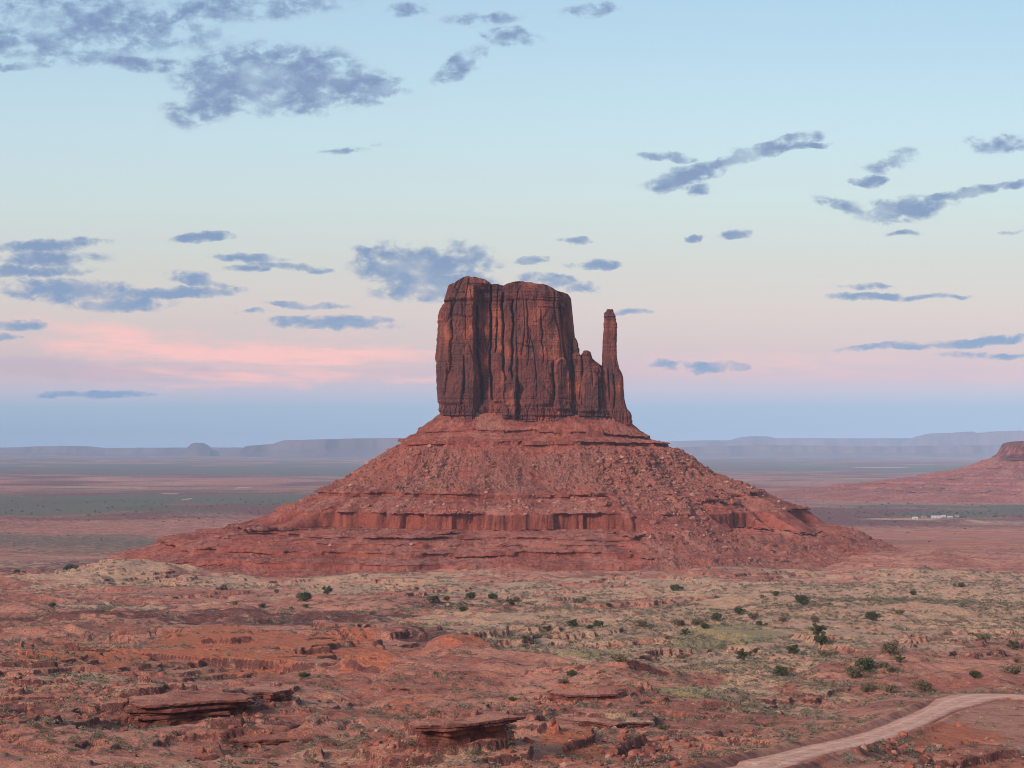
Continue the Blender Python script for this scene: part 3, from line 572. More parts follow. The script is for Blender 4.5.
def talus_mesh(cx, cy, hw, hd, prof_s, prof_l, dmax, ncol, nrow_scale, seed, gul=1.0, lev=None, rows=None, rubble_fn=None, shape=2.6, wob=1.0, zfn=None):
    """skirt of slope debris and ledges round a block; every row follows the outline at its own distance"""
    th = np.linspace(0, 2*math.pi, 8001)[:-1]
    a = np.sign(np.cos(th))*np.abs(np.cos(th))**(2/shape)*hw; b2 = np.sign(np.sin(th))*np.abs(np.sin(th))**(2/shape)*hd
    nx = np.sign(a)*(np.abs(a)/hw)**(shape-1)/hw; ny = np.sign(b2)*(np.abs(b2)/hd)**(shape-1)/hd; L = np.hypot(nx, ny); nx /= L; ny /= L
    ang = np.unwrap(np.arctan2(ny, nx)); turn = np.abs(np.diff(ang, append=ang[0]+2*math.pi))
    w = np.hypot(np.diff(a, append=a[0]), np.diff(b2, append=b2[0]))+turn*170; w *= np.where(ny > 0.35, 0.22, 1.0)
    cum = np.concatenate([[0], np.cumsum(w)]); k = np.interp(np.linspace(0, cum[-1], ncol+1)[:-1], cum, np.arange(8001))
    a = np.interp(k, np.arange(8000), a); b2 = np.interp(k, np.arange(8000), b2); aa = np.interp(k, np.arange(8000), ang)
    nx, ny = np.cos(aa), np.sin(aa)
    ps = np.array(prof_s, float); pl = np.array(prof_l, float)
    # rows run along the ledged profile, so that cliffs get rows of their own
    seg = np.hypot(np.diff(pl[:, 0]), np.diff(pl[:, 1])*1.8); c2 = np.concatenate([[0], np.cumsum(seg)]); nrow = int(c2[-1]*nrow_scale)
    tt = np.linspace(0, c2[-1], nrow); d_l = np.interp(tt, c2, pl[:, 0]); z_l = np.interp(tt, c2, pl[:, 1])
    d_s = np.interp(-z_l, -ps[:, 1], ps[:, 0])
    slope = np.abs(np.gradient(z_l)/np.maximum(np.abs(np.gradient(d_l)), 1e-3)); cl = sstep(1.6, 4.0, slope)[:, None]
    X0 = cx+a[None, :]+nx[None, :]*d_l[:, None]; Y0 = cy+b2[None, :]+ny[None, :]*d_l[:, None]; Z0 = z_l[:, None]+0*X0
    # where debris buries the ledges
    bury = sstep(-0.05, 0.45, 0.75*fbm(X0/60, Y0/60, o=3, seed=seed+1)+0.6*fbm(X0/24, Y0/24, Z0/90, o=3, seed=seed+2)+(rubble_fn(X0, Y0, Z0) if rubble_fn else 0))
    D = d_l[:, None]*(1-bury)+d_s[:, None]*bury
    grow = sstep(0, 60, D)
    X1 = cx+a+nx*D; Y1 = cy+b2+ny*D
    A = np.broadcast_to(aa[None, :], X1.shape); per = A*3.2+0
    rad_n = fbm((a*0.02)[None, :]+nx[None, :]*5.0+0*D, (b2*0.02)[None, :]+ny[None, :]*5.0+0*D, D/180, o=5, seed=seed+3)
    rdg = 0.45-np.abs(fbm(nx[None, :]*3.1+(a*0.012)[None, :]+0*D, ny[None, :]*3.1+(b2*0.012)[None, :]+0*D, D/260, o=4, seed=seed+33))*1.6
    gl = gul*(11*rad_n+13*rdg)*grow*(1-0.55*cl)*np.minimum(1, D/120+.3)
    big = 9*wob*fbm(X1/130, Y1/130, o=3, seed=seed+6)*sstep(20, 120, D)
    alc = fbm(X1/20, Y1/20, o=2, seed=seed+8)
    flute = (1.2*fbm(X1/8, Y1/8, Z0/60, o=3, seed=seed+9)-5.0*sstep(0.12, 0.3, alc)+4.5*fbm(X1/26, Y1/26, Z0/200, o=4, seed=seed+11)+0.9*np.abs(fbm(X1/3.6, Y1/3.6, Z0/60, o=2, seed=seed+10)))*cl*(1-bury)
    shift = gl+big+flute
    fbr = fbm(X1/5, Y1/5, o=4, seed=seed+12, rough=0.6)*(1.3-0.8*cl)+0.9*np.maximum(0, fbm(X1/2.6, Y1/2.6, o=2, seed=seed+15))
    X = X1+nx*shift; Y = Y1+ny*shift; Z = Z0+fbr*(0.5+0.7*bury)*1.35*(1-0.8*cl)+0.8*fbm(X1/60, Y1/60, o=2, seed=seed+18)
    rub = np.clip(bury*0.6+0.5*fbm(X1/25, Y1/25, o=4, seed=seed+21), 0, 1)
    gcol = sstep(0.1, 0.6, fbm(A*16, D/140, o=4, seed=seed+25))*(1-cl)
    cov = np.stack([cl*(1-bury)+0*X, rub*(1-cl), gcol, 0*X+1], -1)
    if zfn: Z = zfn(X, Y, Z, D, nx[None, :]+0*D)
    return np.stack([X, Y, Z], -1), cov, grid_faces(nrow, ncol, True)
P_s = [(-30, 180), (-8, 168), (0, 161.5), (30, 140), (70, 109), (110, 94), (135, 86), (165, 72), (215, 57), (270, 48), (325, 37), (360, 26), (400, 10), (560, -10), (640, -14)]
P_l = [(-30, 180), (-8, 168), (0, 161.5), (15, 150.5), (16, 147.2), (32, 140.5), (33, 135.8), (50, 124), (84, 103.5), (112, 94), (113, 90), (126, 86), (141, 79), (143, 77.2), (144, 63.5), (162, 62), (196, 60), (197, 57), (225, 55.3), (226, 53), (258, 50.6), (259.5, 46), (300, 43.2), (302, 38.5), (325, 36.5), (360, 26), (400, 10), (560, -10), (640, -14)]
def rub_main(X, Y, Z):
    xp = 512+X/Y*F
    # right-hand fan of debris covers the ledges below the shoulder; the left front keeps its cliff band
    fan = 1.1*np.exp(-((xp-(640-(Z-100)*0.9))/48)**2)*sstep(150, 120, Z)
    keep = -0.30*sstep(84, 78, Z)*sstep(290, 315, xp)*sstep(600, 575, xp)*sstep(1760, 1740, Y)
    keep2 = -1.5*np.exp(-((Z-138)/7)**2)-1.2*np.exp(-((Z-91)/5)**2)*sstep(600, 540, xp)-1.4*np.exp(-((Z-151)/8)**2)
    up = 0.45*sstep(90, 94, Z)*sstep(136, 131, Z)
    low = -0.7*sstep(63, 60, Z)*sstep(680, 600, xp)
    lowr = 0.9*sstep(63, 60, Z)*sstep(620, 700, xp)
    return fan+keep+keep2+up+low+lowr-0.1
def z_main(X, Y, Z, D, nx):
    Z = Z-6.5*sstep(20, 125, X)*sstep(60, 5, D)*sstep(125, 150, Z)
    return Z-13*sstep(225, 330, D)*sstep(-0.55, -0.9, nx)-17*sstep(150, 270, D)*sstep(0.35, 0.75, nx)
TP, TC, TF = talus_mesh(21, 1803, 94, 46, P_s, P_l, 640, 1750, 0.80, 500, rubble_fn=rub_main, zfn=z_main, shape=3.6)
part('talus_slope', (TP, TF), M_talus, bt, {'cover': TC.reshape(-1, 4)})

# second butte on the right edge, about twice as far
b2r = root('eroded_butte', (1660, 5700, 20))
tag(b2r, 'smaller red butte cut by the right frame edge with long terraced slope', 'butte')
YF2 = 5580.
part('cliff_block', rock_block(70, [(436, 1020, 1140), (446, 1017, 1142), (449, 1013, 1142), (455, 1011, 1144), (457, 1006, 1146), (462, 1003, 1148), (475, 1001, 1152)], [(1000, 458), (1010, 447.5), (1016, 446), (1019, 443.5), (1026, 441.5), (1050, 440), (1100, 441), (1150, 446)], YF2+110, 110, YF2, 6, 300, 110, None, 1.5, 420, 0.02, 1.1), M_cliff, b2r)
P2s = [(-30, 128), (0, 114), (35, 103), (109, 77), (210, 56), (385, 36), (620, 12), (760, -6), (1000, -25)]
P2l = [(-30, 128), (0, 116), (10, 114), (13, 106), (35, 101), (70, 88), (73, 84), (109, 77), (210, 58), (214, 53), (330, 43), (335, 37), (470, 30), (475, 24), (620, 12), (760, -6), (1000, -25)]
TP2, TC2, TF2 = talus_mesh((1072-512)/F*5600, 5700, 200, 120, P2s, P2l, 1000, 900, 0.30, 600, gul=1.2, wob=1.6)
TC2[..., 1] = 0.25+0.6*TC2[..., 1]
part('talus_slope', (TP2, TF2), M_talus, b2r, {'cover': TC2.reshape(-1, 4)})

# ------------------------------------------------------------------ far mesas and hills
M_far, T, b_, n_ = simple_mat('far_rock', (0.10, 0.075, 0.075, 1), (0.15, 0.11, 0.105, 1), 0.0012)
def ridge(name, pts, Y, depth, seed, kind='structure', label=None, cat=None, foot=0.35, rough=3):
    pts = np.array(pts, float); xs = np.linspace(pts[0, 0], pts[-1, 0], 260); ys = np.interp(xs, pts[:, 0], pts[:, 1])
    s = Y/F; X = (xs-512)*s; top = EYE-(ys-HOR)*s+rough*fbm(xs/3, 0*xs, o=4, seed=seed)*Y/35000
    top = np.maximum(top, -20); edge = np.minimum(np.arange(260), np.arange(260)[::-1])/14.0; top = -25+(top+25)*np.clip(edge, 0, 1)
    fr = [(-depth*foot, 0.0), (-depth*foot*0.5, 0.35), (-depth*0.08, 0.62), (-depth*0.05, 0.97), (0, 1.0), (depth*0.5, 1.0), (depth, 0.9), (depth*1.2, 0.0)]
    V = []
    for dyy, k in fr:
        wob = depth*0.10*fbm(X/(900*Y/35000), np.full_like(X, dyy/depth*0.6), o=4, seed=seed+2)
        V.append(np.stack([X, Y+dyy+wob*(k > 0), -30+(top+30)*k], -1))
    V = np.stack(V, 0)
    o = link(name, mesh_np(name, V, grid_faces(V.shape[0], 260), M_far, False)); tag(o, label, cat, kind=kind); return o
ridge('hills', [(-80, 449), (0, 447.5), (20, 447.2), (35, 446.3), (70, 446), (78, 447.8), (110, 448), (170, 447.6), (300, 447.5), (420, 447), (600, 447)], 27000, 2600, 1)
m1 = ridge('flat_topped_mesa', [(180, 451), (187, 448), (190, 445.5), (192, 443.6), (195, 442.6), (199, 442.8), (201, 444.6), (204, 447.5), (212, 451)], 25000, 700, 5, None, 'tiny flat-topped mesa on the left horizon, blue with distance', 'mesa')
m2 = ridge('long_mesa', [(228, 450), (240, 446.5), (262, 444.6), (272, 443.8), (277, 441.6), (284, 440.2), (300, 440), (330, 439), (360, 438.2), (395, 438), (460, 439), (560, 446)], 23500, 2400, 9, None, 'long blue mesa on the horizon touching the left slope of the butte', 'mesa')
ridge('hills', [(640, 446), (660, 441.5), (700, 440.5), (742, 440), (748, 437), (755, 436), (768, 436.2), (776, 438.2), (800, 438), (860, 438.4), (930, 438), (1100, 438)], 34000, 3000, 13)
ridge('hills', [(660, 449), (700, 446.5), (780, 445), (860, 446.5), (1000, 445), (1100, 445)], 25000, 2400, 17)
m3 = ridge('broken_mesa', [(925, 440), (938, 437), (942, 435.6), (945, 433.4), (952, 432.8), (958, 434), (966, 432.2), (974, 432), (980, 433.6), (990, 432.4), (1000, 433), (1010, 431.4), (1024, 431), (1034, 431.4), (1090, 432)], 30000, 2400, 21, None, 'long broken blue mesa on the right horizon', 'mesa', rough=14)

# ------------------------------------------------------------------ haze
def box_mesh(x0, x1, y0, y1, z0, z1):
    V = np.array([(x, y, z) for z in (z0, z1) for y in (y0, y1) for x in (x0, x1)], float)
    return V, np.array([(0, 2, 3, 1), (4, 5, 7, 6), (0, 1, 5, 4), (2, 6, 7, 3), (0, 4, 6, 2), (1, 3, 7, 5)])
mh = bpy.data.materials.new('haze'); mh.use_nodes = True; Th = NT(mh.node_tree); Th.N.clear()
ho = Th.node('ShaderNodeOutputMaterial'); pv = Th.node('ShaderNodeVolumePrincipled', {'Color': (0.47, 0.69, 1.0, 1), 'Density': 3.2e-5, 'Anisotropy': -0.35})
Th.L.new(pv.outputs[0], ho.inputs['Volume'])
HV, HF = box_mesh(-40000, 40000, -40000, 40000, -60, 480)
tag(link('haze', mesh_np('haze', HV, HF, mh)), kind='stuff')
#SMALL
# ------------------------------------------------------------------ small things
M_leaf, T, b_, n_ = simple_mat('juniper_foliage', (0.045, 0.065, 0.032, 1), (0.10, 0.115, 0.055, 1), 1.6, obj=True)
M_leaf2, T, b_, n_ = simple_mat('dry_foliage', (0.10, 0.085, 0.055, 1), (0.19, 0.16, 0.10, 1), 1.6, obj=True)
M_bark, T, b_, n_ = simple_mat('bark', (0.09, 0.06, 0.045, 1), (0.16, 0.11, 0.08, 1), 3.0, obj=True)
M_sage, T, b_, n_ = simple_mat('sagebrush', (0.095, 0.092, 0.066, 1), (0.25, 0.225, 0.16, 1), 0.45)
M_tuft, T, b_, n_ = simple_mat('dry_grass', (0.30, 0.24, 0.13, 1), (0.42, 0.34, 0.19, 1), 0.3)
M_rockp, T, b_, n_ = simple_mat('pale_rock', (0.26, 0.12, 0.09, 1), (0.42, 0.24, 0.18, 1), 0.25)
M_rockr, T, b_, n_ = simple_mat('red_rock', (0.16, 0.062, 0.048, 1), (0.33, 0.125, 0.085, 1), 0.35)
M_slab, T, b_, n_ = simple_mat('ledge_rock', (0.11, 0.045, 0.040, 1), (0.26, 0.10, 0.075, 1), 0.6)
gp = T.node('ShaderNodeNewGeometry').outputs['Position']
bump(T, b_, T.m('ADD', T.noise(T.vm('MULTIPLY', gp, (0.2, 0.2, 5.0)), 1.0, 4, 0.6).outputs[0], T.noise(gp, 2.5, 5, 0.65).outputs[0]), 1.0, 0.5)

def leaf_cloud(centers, radii, n, size, rg, flat=0.8):
    """n small two-triangle leaves spread through the clumps"""
    k = rg.integers(0, len(centers), n); d = rg.normal(size=(n, 3)); d /= np.linalg.norm(d, axis=1)[:, None]
    r = radii[k]*(0.55+0.5*rg.random(n)); p = centers[k]+d*r[:, None]*np.array([1, 1, flat])
    a = rg.normal(size=(n, 3)); a /= np.linalg.norm(a, axis=1)[:, None]; b2 = np.cross(a, rg.normal(size=(n, 3))); b2 /= np.linalg.norm(b2, axis=1)[:, None]
    sz = size*(0.6+0.8*rg.random(n))[:, None]
    V = np.stack([p-a*sz, p+b2*sz*0.6, p+a*sz, p-b2*sz*0.6], 1).reshape(-1, 3)
    return V, np.arange(4*n).reshape(-1, 4)
def tube(pts, rads, nseg=7):
    V = []
    for (p, r) in zip(pts, rads):
        for q in range(nseg):
            t = 2*math.pi*q/nseg; V.append((p[0]+r*math.cos(t), p[1]+r*math.sin(t), p[2]))
    return np.array(V), grid_faces(len(pts), nseg, True)
def juniper_proto(seed, wide, tall, dry):
    rg = np.random.default_rng(seed); nc = 15 if not dry else 18
    ce = rg.normal(size=(nc, 3))*np.array([wide*0.27, wide*0.27, tall*0.17]); ce[:, 2] += tall*0.52; ce[:, 2] = np.clip(ce[:, 2], tall*0.25, tall*0.78)
    ra = wide*(0.19+0.13*rg.random(nc))*(1.2-0.5*ce[:, 2]/tall)
    crown = leaf_cloud(ce, ra, 2600 if not dry else 1500, wide*0.045, rg)
    V, Fc = tube([(0, 0, -0.4), (0.05*wide, 0, tall*0.15), (0.02*wide, 0.04*wide, tall*0.35), (-0.03*wide, 0.02*wide, tall*0.6)], [wide*0.06, wide*0.05, wide*0.035, wide*0.015])
    Vs, Fs = [V], [Fc]; off = len(V)
    for c in ce[:7]:
        v2, f2 = tube([(0.02*wide, 0, tall*0.12), c*0.55+np.array([0, 0, tall*0.08]), c], [wide*0.028, wide*0.018, wide*0.007], 5); Vs.append(v2); Fs.append(f2+off); off += len(v2)
    return crown, (np.concatenate(Vs), np.concatenate(Fs))
protos = []
for i, (wd, tl, dry) in enumerate([(3.0, 3.0, 0), (3.0, 3.8, 0), (3.0, 2.0, 0), (3.0, 2.3, 1), (3.0, 1.7, 1), (3.0, 2.6, 0)]):
    c, t = juniper_proto(900+i, wd, tl, dry)
    protos.append((mesh_np('crown', c[0], c[1], M_leaf2 if dry else M_leaf), mesh_np('trunk', t[0], t[1], M_bark)))
# (x, y of the centre in the photograph, width px, prototype, own label or None)
TREES = [(802.6,599.6,12,0,'round dark green juniper alone on the pale flat right of the butte, beyond the others'),(872.5,616.4,12,0,'dark round juniper on the pale grassy rise, midway between two paler bushes'),(899,610,9,4,'brownish scrubby bush just right of a dark round juniper on the grassy rise'),
 (818.4,631.5,12,1,'upper of two dark green junipers standing one behind the other'),(820.5,640,13,0,'lower of two dark green junipers standing one behind the other'),(793.5,650.7,10,1,'dark upright juniper just left of the pair standing one behind the other'),
 (743,656.4,11,1,'dark green juniper on the left edge of the sandy slope above the road'),(782.5,671,12,0,'dark green juniper on the orange soil left of the biggest bush'),(827.8,651.4,14,4,'grey spreading bush just below the stacked pair of junipers'),
 (891.3,646.7,20,3,'wide dry olive-brown bush up the slope from the biggest bush'),(864,661.8,23,2,'biggest dark green bush, spreading wide on the slope above the road'),(852,670.8,18,3,'brownish dry bush growing against the left side of the biggest green bush'),
 (866.4,687,13,3,'dull olive bush, left of three in the row above the road bend'),(890.6,688.3,13,3,'grey-brown dry bush, middle of three in the row above the road bend'),(924.5,685.3,18,3,'dark brown spreading bush, right of three in the row above the road bend'),
 (891.6,666.8,13,4,'low grey bush right of the biggest green bush'),(974.6,674.5,10,0,'small bright round green juniper on red soil just above the road bend'),(1013,646,9,1,'upright dark green juniper at the right frame edge'),(983.7,634.6,12,4,'grey-green bush left of the upright juniper at the right frame edge'),
 (1013.5,667.5,15,4,'pale grey spreading bush at the right frame edge above the road'),(1017,659.8,7,3,None),(961,584,8,2,None),(912.8,593,6,0,None),(739.5,611,9,0,None),(717,617,10,0,None),(752,615.4,10,3,None),(759,622,8,2,None),(782.5,618.8,9,3,None),(815,618.8,10,3,None),
 (695,621.5,10,3,None),(685,633,7,1,None),(681.7,622.8,6,0,None),(755.6,650,7,5,None),(775.7,593.6,6,0,None),(761.6,596,5,3,None),(900,660,7,1,None),(675,586.4,11,2,None),(434.2,597.6,12,2,None),(470,595.9,9,0,None),(463,607.8,9,2,None),(492,595,10,2,None),(511.6,603.2,7,1,None),(516.5,598.7,8,3,None),
 (547.5,629.3,6,1,None),(572.8,624.3,8,1,None),(599,624,9,0,None),(590,625.8,7,2,None),(642,623,11,3,None),(679,621.9,11,3,None),(704,626,7,0,None),(579,598.7,9,4,None),(609,605.7,5,0,None),(524.6,635.6,9,4,None),(536,634.5,9,4,None),(525,644.4,7,4,None),(619.5,656.7,12,4,None),
 (571,673,9,5,None),(563,679.5,9,4,None),(667,637,6,3,None),(511,698,7,2,None),(662.8,725.3,10,4,None),(681,655,8,4,None),(447,598.7,6,0,None),(371.6,612.7,6,3,None),(277,590.8,6,3,None),(305,594.9,15,2,None),(327.4,591.4,8,1,None),(261.8,605.8,6,0,None),(306,605,6,2,None),(291,607.8,5,3,None),
 (235.8,602.7,5,3,None),(52,605,6,0,None),(224,586.7,7,3,None),(304,674.5,9,5,None),(70.3,550.3,15,2,'wide dark bush on the pale knoll at the left end of the butte benches'),(112,546,7,1,'small dark juniper on the ridge right of the wide bush on the left knoll'),(17,566,8,2,None)]
rowdef = [(0, 601, 'in the row nearest the butte foot'), (601, 613, 'in the second row below the butte'), (613, 628, 'across the middle of the scrub flat'), (628, 648, 'just below the middle scrub flat'), (648, 690, 'level with the biggest green bush'), (690, 800, 'in the rocky foreground')]
kindname = {0: 'round dark juniper', 1: 'upright dark juniper', 2: 'low wide green bush', 3: 'dry brownish bush', 4: 'pale grey bush', 5: 'small green bush'}
cnt = {}
ordn = ['first', 'second', 'third', 'fourth', 'fifth', 'sixth', 'seventh', 'eighth', 'ninth', 'tenth', 'eleventh', 'twelfth']
TR = sorted(TREES, key=lambda t: t[0])
tot = {}
def rk(t):
    for a, b, n in rowdef:
        if a <= t[1] < b: return n
for t in TR:
    if not t[4]: tot[(rk(t), t[3])] = tot.get((rk(t), t[3]), 0)+1
def shift_y(w): return w*0.42
for t in TR:
    x, y, w, pr, lab = t
    X, Y, Z = hit(x, y+w*0.40, 1650)
    if not lab:
        k = (rk(t), pr); i = cnt.get(k, 0); cnt[k] = i+1
        lab = (f'only {kindname[pr]} {k[0]}' if tot[k] == 1 else f'{ordn[i]} {kindname[pr]} from the left {k[0]}')
    sc = w*Y/F/3.0*0.95
    o = root('desert_bush' if pr in (2, 3, 4, 5) else 'juniper_tree', (X, Y, Z-0.05))
    tag(o, lab, 'bush' if pr in (2, 3, 4, 5) else 'tree', 'junipers and bushes scattered over the scrub flat')
    rz = random.uniform(0, 6.28)
    for nm, me in (('crown', protos[pr][0]), ('trunk', protos[pr][1])):
        c = link(nm, me, o)
    o.scale = (sc, sc, sc); o.rotation_euler = (0, 0, rz)

# ---- sagebrush: the largest ones singly, the rest as one mass
def tuft_proto(seed, n, wide, tall, blade):
    rg = np.random.default_rng(seed)
    t = rg.random(n)*2*math.pi; rr = np.sqrt(rg.random(n))*wide*0.5; h = tall*np.sqrt(np.clip(1-(rr/(wide*0.55))**2, 0.05, 1))*(0.35+0.65*rg.random(n))
    p = np.stack([rr*np.cos(t), rr*np.sin(t), h], 1); a = rg.normal(size=(n, 3))*np.array([1, 1, 0.7]); a /= np.linalg.norm(a, axis=1)[:, None]
    b2 = np.cross(a, rg.normal(size=(n, 3))); b2 /= np.linalg.norm(b2, axis=1)[:, None]; s = blade*(0.6+0.8*rg.random(n))[:, None]
    V = np.stack([p-a*s, p+b2*s*0.8, p+a*s], 1).reshape(-1, 3)
    return V, np.arange(3*n).reshape(-1, 3)
def scatter(n, r0, r1, dens):
    """world-uniform points of the visible wedge, kept by dens(X, Y)"""
    r = np.sqrt(rng.random(n)*(r1**2-r0**2)+r0**2); p = np.radians((rng.random(n)*2-1)*19.0); X = r*np.sin(p); Y = r*np.cos(p)
    k = rng.random(n) < dens(X, Y); return X[k], Y[k]
def cover_at(X, Y):
    r = np.hypot(X, Y); p = np.arctan2(X, Y); i = np.clip(np.searchsorted(rad, r)-1, 0, NR-2); j = np.clip(((p-dense[0])/(dense[1]-dense[0])).astype(int), 0, 1339)
    return cover[i, j]
def d_sage(X, Y):
    c = cover_at(X, Y); cl = fbm(X/16, Y/20, o=4, seed=333); c2 = fbm(X/60, Y/80, o=2, seed=334)
    d = 0.45+0.75*c[:, 0]+0.9*c[:, 3]-0.2*c[:, 1]; d = d*sstep(-0.45, 0.45, cl+0.5*c2)
    nx_, ny_ = nominal(X, Y); d = d*(1-0.85*np.exp(-(((nx_-965)/70)**2+((ny_-728)/22)**2)))
    return np.where(road_dist(X, Y) < 5.5+4*sstep(78, 98, X), 0, d)
pts = [scatter(n, a, b, d_sage) for n, a, b in ((23000, 225, 500), (39000, 500, 900), (25000, 900, 1450))]
SX = np.concatenate([p[0] for p in pts]); SY = np.concatenate([p[1] for p in pts]); SZ = gz(SX, SY)
SS = (0.55+0.75*rng.random(len(SX))**2.2)*np.where(SY > 800, 1.35, 1.0)*np.where(SY > 500, 1.15, 1.0)
inside = (np.abs(SX/SY*F) < 500) & (HOR+F*(EYE-SZ)/SY < 764)
sizepx = np.where(inside, SS/SY, 0); big = np.zeros(len(SX), bool); big[np.argsort(-sizepx)[:300]] = True
sage_me = [mesh_np('sagebrush', *tuft_proto(50+i, 150, 1.5, 0.85, 0.11), M_sage) for i in range(5)]
def zone(X, Y):
    x = 512+F*X/Y; y = HOR+F*(EYE-gz(X, Y))/Y
    if y > 735: v = 'along the bottom edge of the photo'
    elif y > 700: v = 'in front of the rock ledges'
    else: v = 'behind the rock ledges'
    if x < 150: h = 'at far left'
    elif x < 330: h = 'left of centre'
    elif x < 520: h = 'in the centre'
    elif x < 700: h = 'right of centre'
    else: h = 'near the dirt road'
    return f'low grey-green sagebrush clump {h} {v}', f'sagebrush clumps {h} {v}'
for i in np.where(big)[0]:
    o = link('sagebrush', sage_me[i % 5], None, (SX[i], SY[i], float(SZ[i])-0.05)); k = float(SS[i]); o.scale = (k, k, k*0.9); o.rotation_euler = (0, 0, random.uniform(0, 6.28))
    lb, gr = zone(SX[i], SY[i]); tag(o, lb, 'shrub', gr)
def mass(name, X, Y, Z, S, protos_, mat, kind='stuff', squash=0.9, tilt=False, smooth=False):
    Vs, Fs, off = [], [], 0; K = len(protos_); which = rng.integers(0, K, len(X))
    for k in range(K):
        m = which == k; n = m.sum()
        if not n: continue
        V, Fc = protos_[k]; a = rng.random(n)*2*math.pi; c, s_ = np.cos(a)[:, None], np.sin(a)[:, None]; S1 = S[m][:, None]
        sq = squash if not tilt else (0.55+0.5*rng.random(n))[:, None]
        x = (V[None, :, 0]*c-V[None, :, 1]*s_)*S1+X[m][:, None]; y = (V[None, :, 0]*s_+V[None, :, 1]*c)*S1+Y[m][:, None]; z = V[None, :, 2]*S1*sq+Z[m][:, None]
        Vs.append(np.stack([x, y, z], -1).reshape(-1, 3)); Fs.append((Fc[None]+(np.arange(n)*len(V))[:, None, None]).reshape(-1, Fc.shape[1])+off); off += n*len(V)
    o = link(name, mesh_np(name, np.concatenate(Vs), np.concatenate(Fs), mat, smooth)); tag(o, kind=kind); return o
m = ~big
o = mass('sagebrush_scrub', SX[m], SY[m], SZ[m]-0.04, SS[m], [tuft_proto(70+i, 26, 1.5, 0.85, 0.24) for i in range(8)], M_sage)
tag(o, 'grey-green sagebrush scrub spread over the desert floor', 'scrub')
def d_tuft(X, Y):
    c = cover_at(X, Y); return np.where(road_dist(X, Y) < 4.8, 0, (0.15+0.8*c[:, 0])*sstep(-0.3, 0.6, fbm(X/12, Y/16, o=3, seed=433)))
pts = [scatter(n, a, b, d_tuft) for n, a, b in ((16000, 225, 520), (14000, 520, 900))]
TX = np.concatenate([p[0] for p in pts]); TY = np.concatenate([p[1] for p in pts])
o = mass('dry_grass', TX, TY, gz(TX, TY)-0.03, 0.4+0.4*rng.random(len(TX)), [tuft_proto(90+i, 16, 1.2, 0.7, 0.22) for i in range(5)], M_tuft)
tag(o, 'pale dry grass tufts between the sagebrush', 'grass')
# far bushes on the plain
def d_far(X, Y):
    c = cover_at(X, Y); y = nominal(X, Y)[1]; x = nominal(X, Y)[0]
    return np.clip(0.12+0.3*c[:, 3]+0.9*np.exp(-((y-513)/6)**2)*(x > 760), 0, 1)*sstep(-0.5, 0.5, fbm(X/120, Y/120, o=3, seed=533))
FX, FY = scatter(9000, 1650, 5200, d_far)
o = mass('distant_brush', FX, FY, gz(FX, FY)-0.2, (1.2+2.2*rng.random(len(FX))**3)*np.clip(FY/3000, .7, 1.3), [tuft_proto(120+i, 40, 1.6, 1.0, 0.3) for i in range(5)], M_leaf)
tag(o, 'dark brush dotted over the far plain', 'brush')

# ---- boulders
def boulder(seed, sub=2):
    rg = np.random.default_rng(seed)
    import bmesh
    bm = bmesh.new(); bmesh.ops.create_icosphere(bm, subdivisions=sub, radius=1.0)
    V = np.array([v.co[:] for v in bm.verts]); Fc = np.array([[v.index for v in f.verts] for f in bm.faces]); bm.free()
    # knock flat faces into the ball so that it reads as broken stone
    for k in range(11):
        n = rg.normal(size=3); n /= np.linalg.norm(n); d = 0.52+0.25*rg.random(); e = V@n-d; V = V-np.outer(np.maximum(e, 0), n)
    V *= np.array([1.0, 0.75+0.2*rg.random(), 0.62+0.25*rg.random()])/0.8
    return V, Fc
bprotos = [boulder(1000+i) for i in range(8)]; lprotos = [boulder(1100+i, 1) for i in range(8)]
NRW, NCW = TP.shape[:2]
# points on the talus, from its own mesh
ri = rng.integers(int(NRW*0.06), int(NRW*0.93), 150000); ci = rng.integers(0, NCW, 150000)
tp = TP[ri, ci]; tc = TC[ri, ci]; xp = 512+F*tp[:, 0]/tp[:, 1]
fz = tp[:, 2]
dn = 0.02+0.20*tc[:, 1]+0.9*np.exp(-((fz-84)/7.5)**2)*(xp > 300)*(xp < 600)*sstep(-0.2, 0.4, fbm(tp[:, 0]/22, tp[:, 1]/22, o=3, seed=700))+0.10*sstep(90, 100, fz)*sstep(140, 132, fz)+0.5*np.exp(-((xp-(650-(fz-100)))/45)**2)*(fz < 130)
dn = dn*(1-tc[:, 0])*(tp[:, 1] < 1850)*sstep(30, 42, fz)*np.where(fz < 62, 0.25, 1)*np.where(fz > 139, 0.15, 1)
kp = rng.random(150000) < dn*0.85
tp, tc, xp, fz = tp[kp], tc[kp], xp[kp], fz[kp]
ts = 0.35+2.0*rng.random(len(tp))**7+0.6*rng.random(len(tp)); _ = 0; ts *= np.where((xp > 590) & (fz < 125), 1.3, 1.0)
pale = rng.random(len(tp)) < np.where((fz < 92) & (xp < 600), 0.5, 0.16)
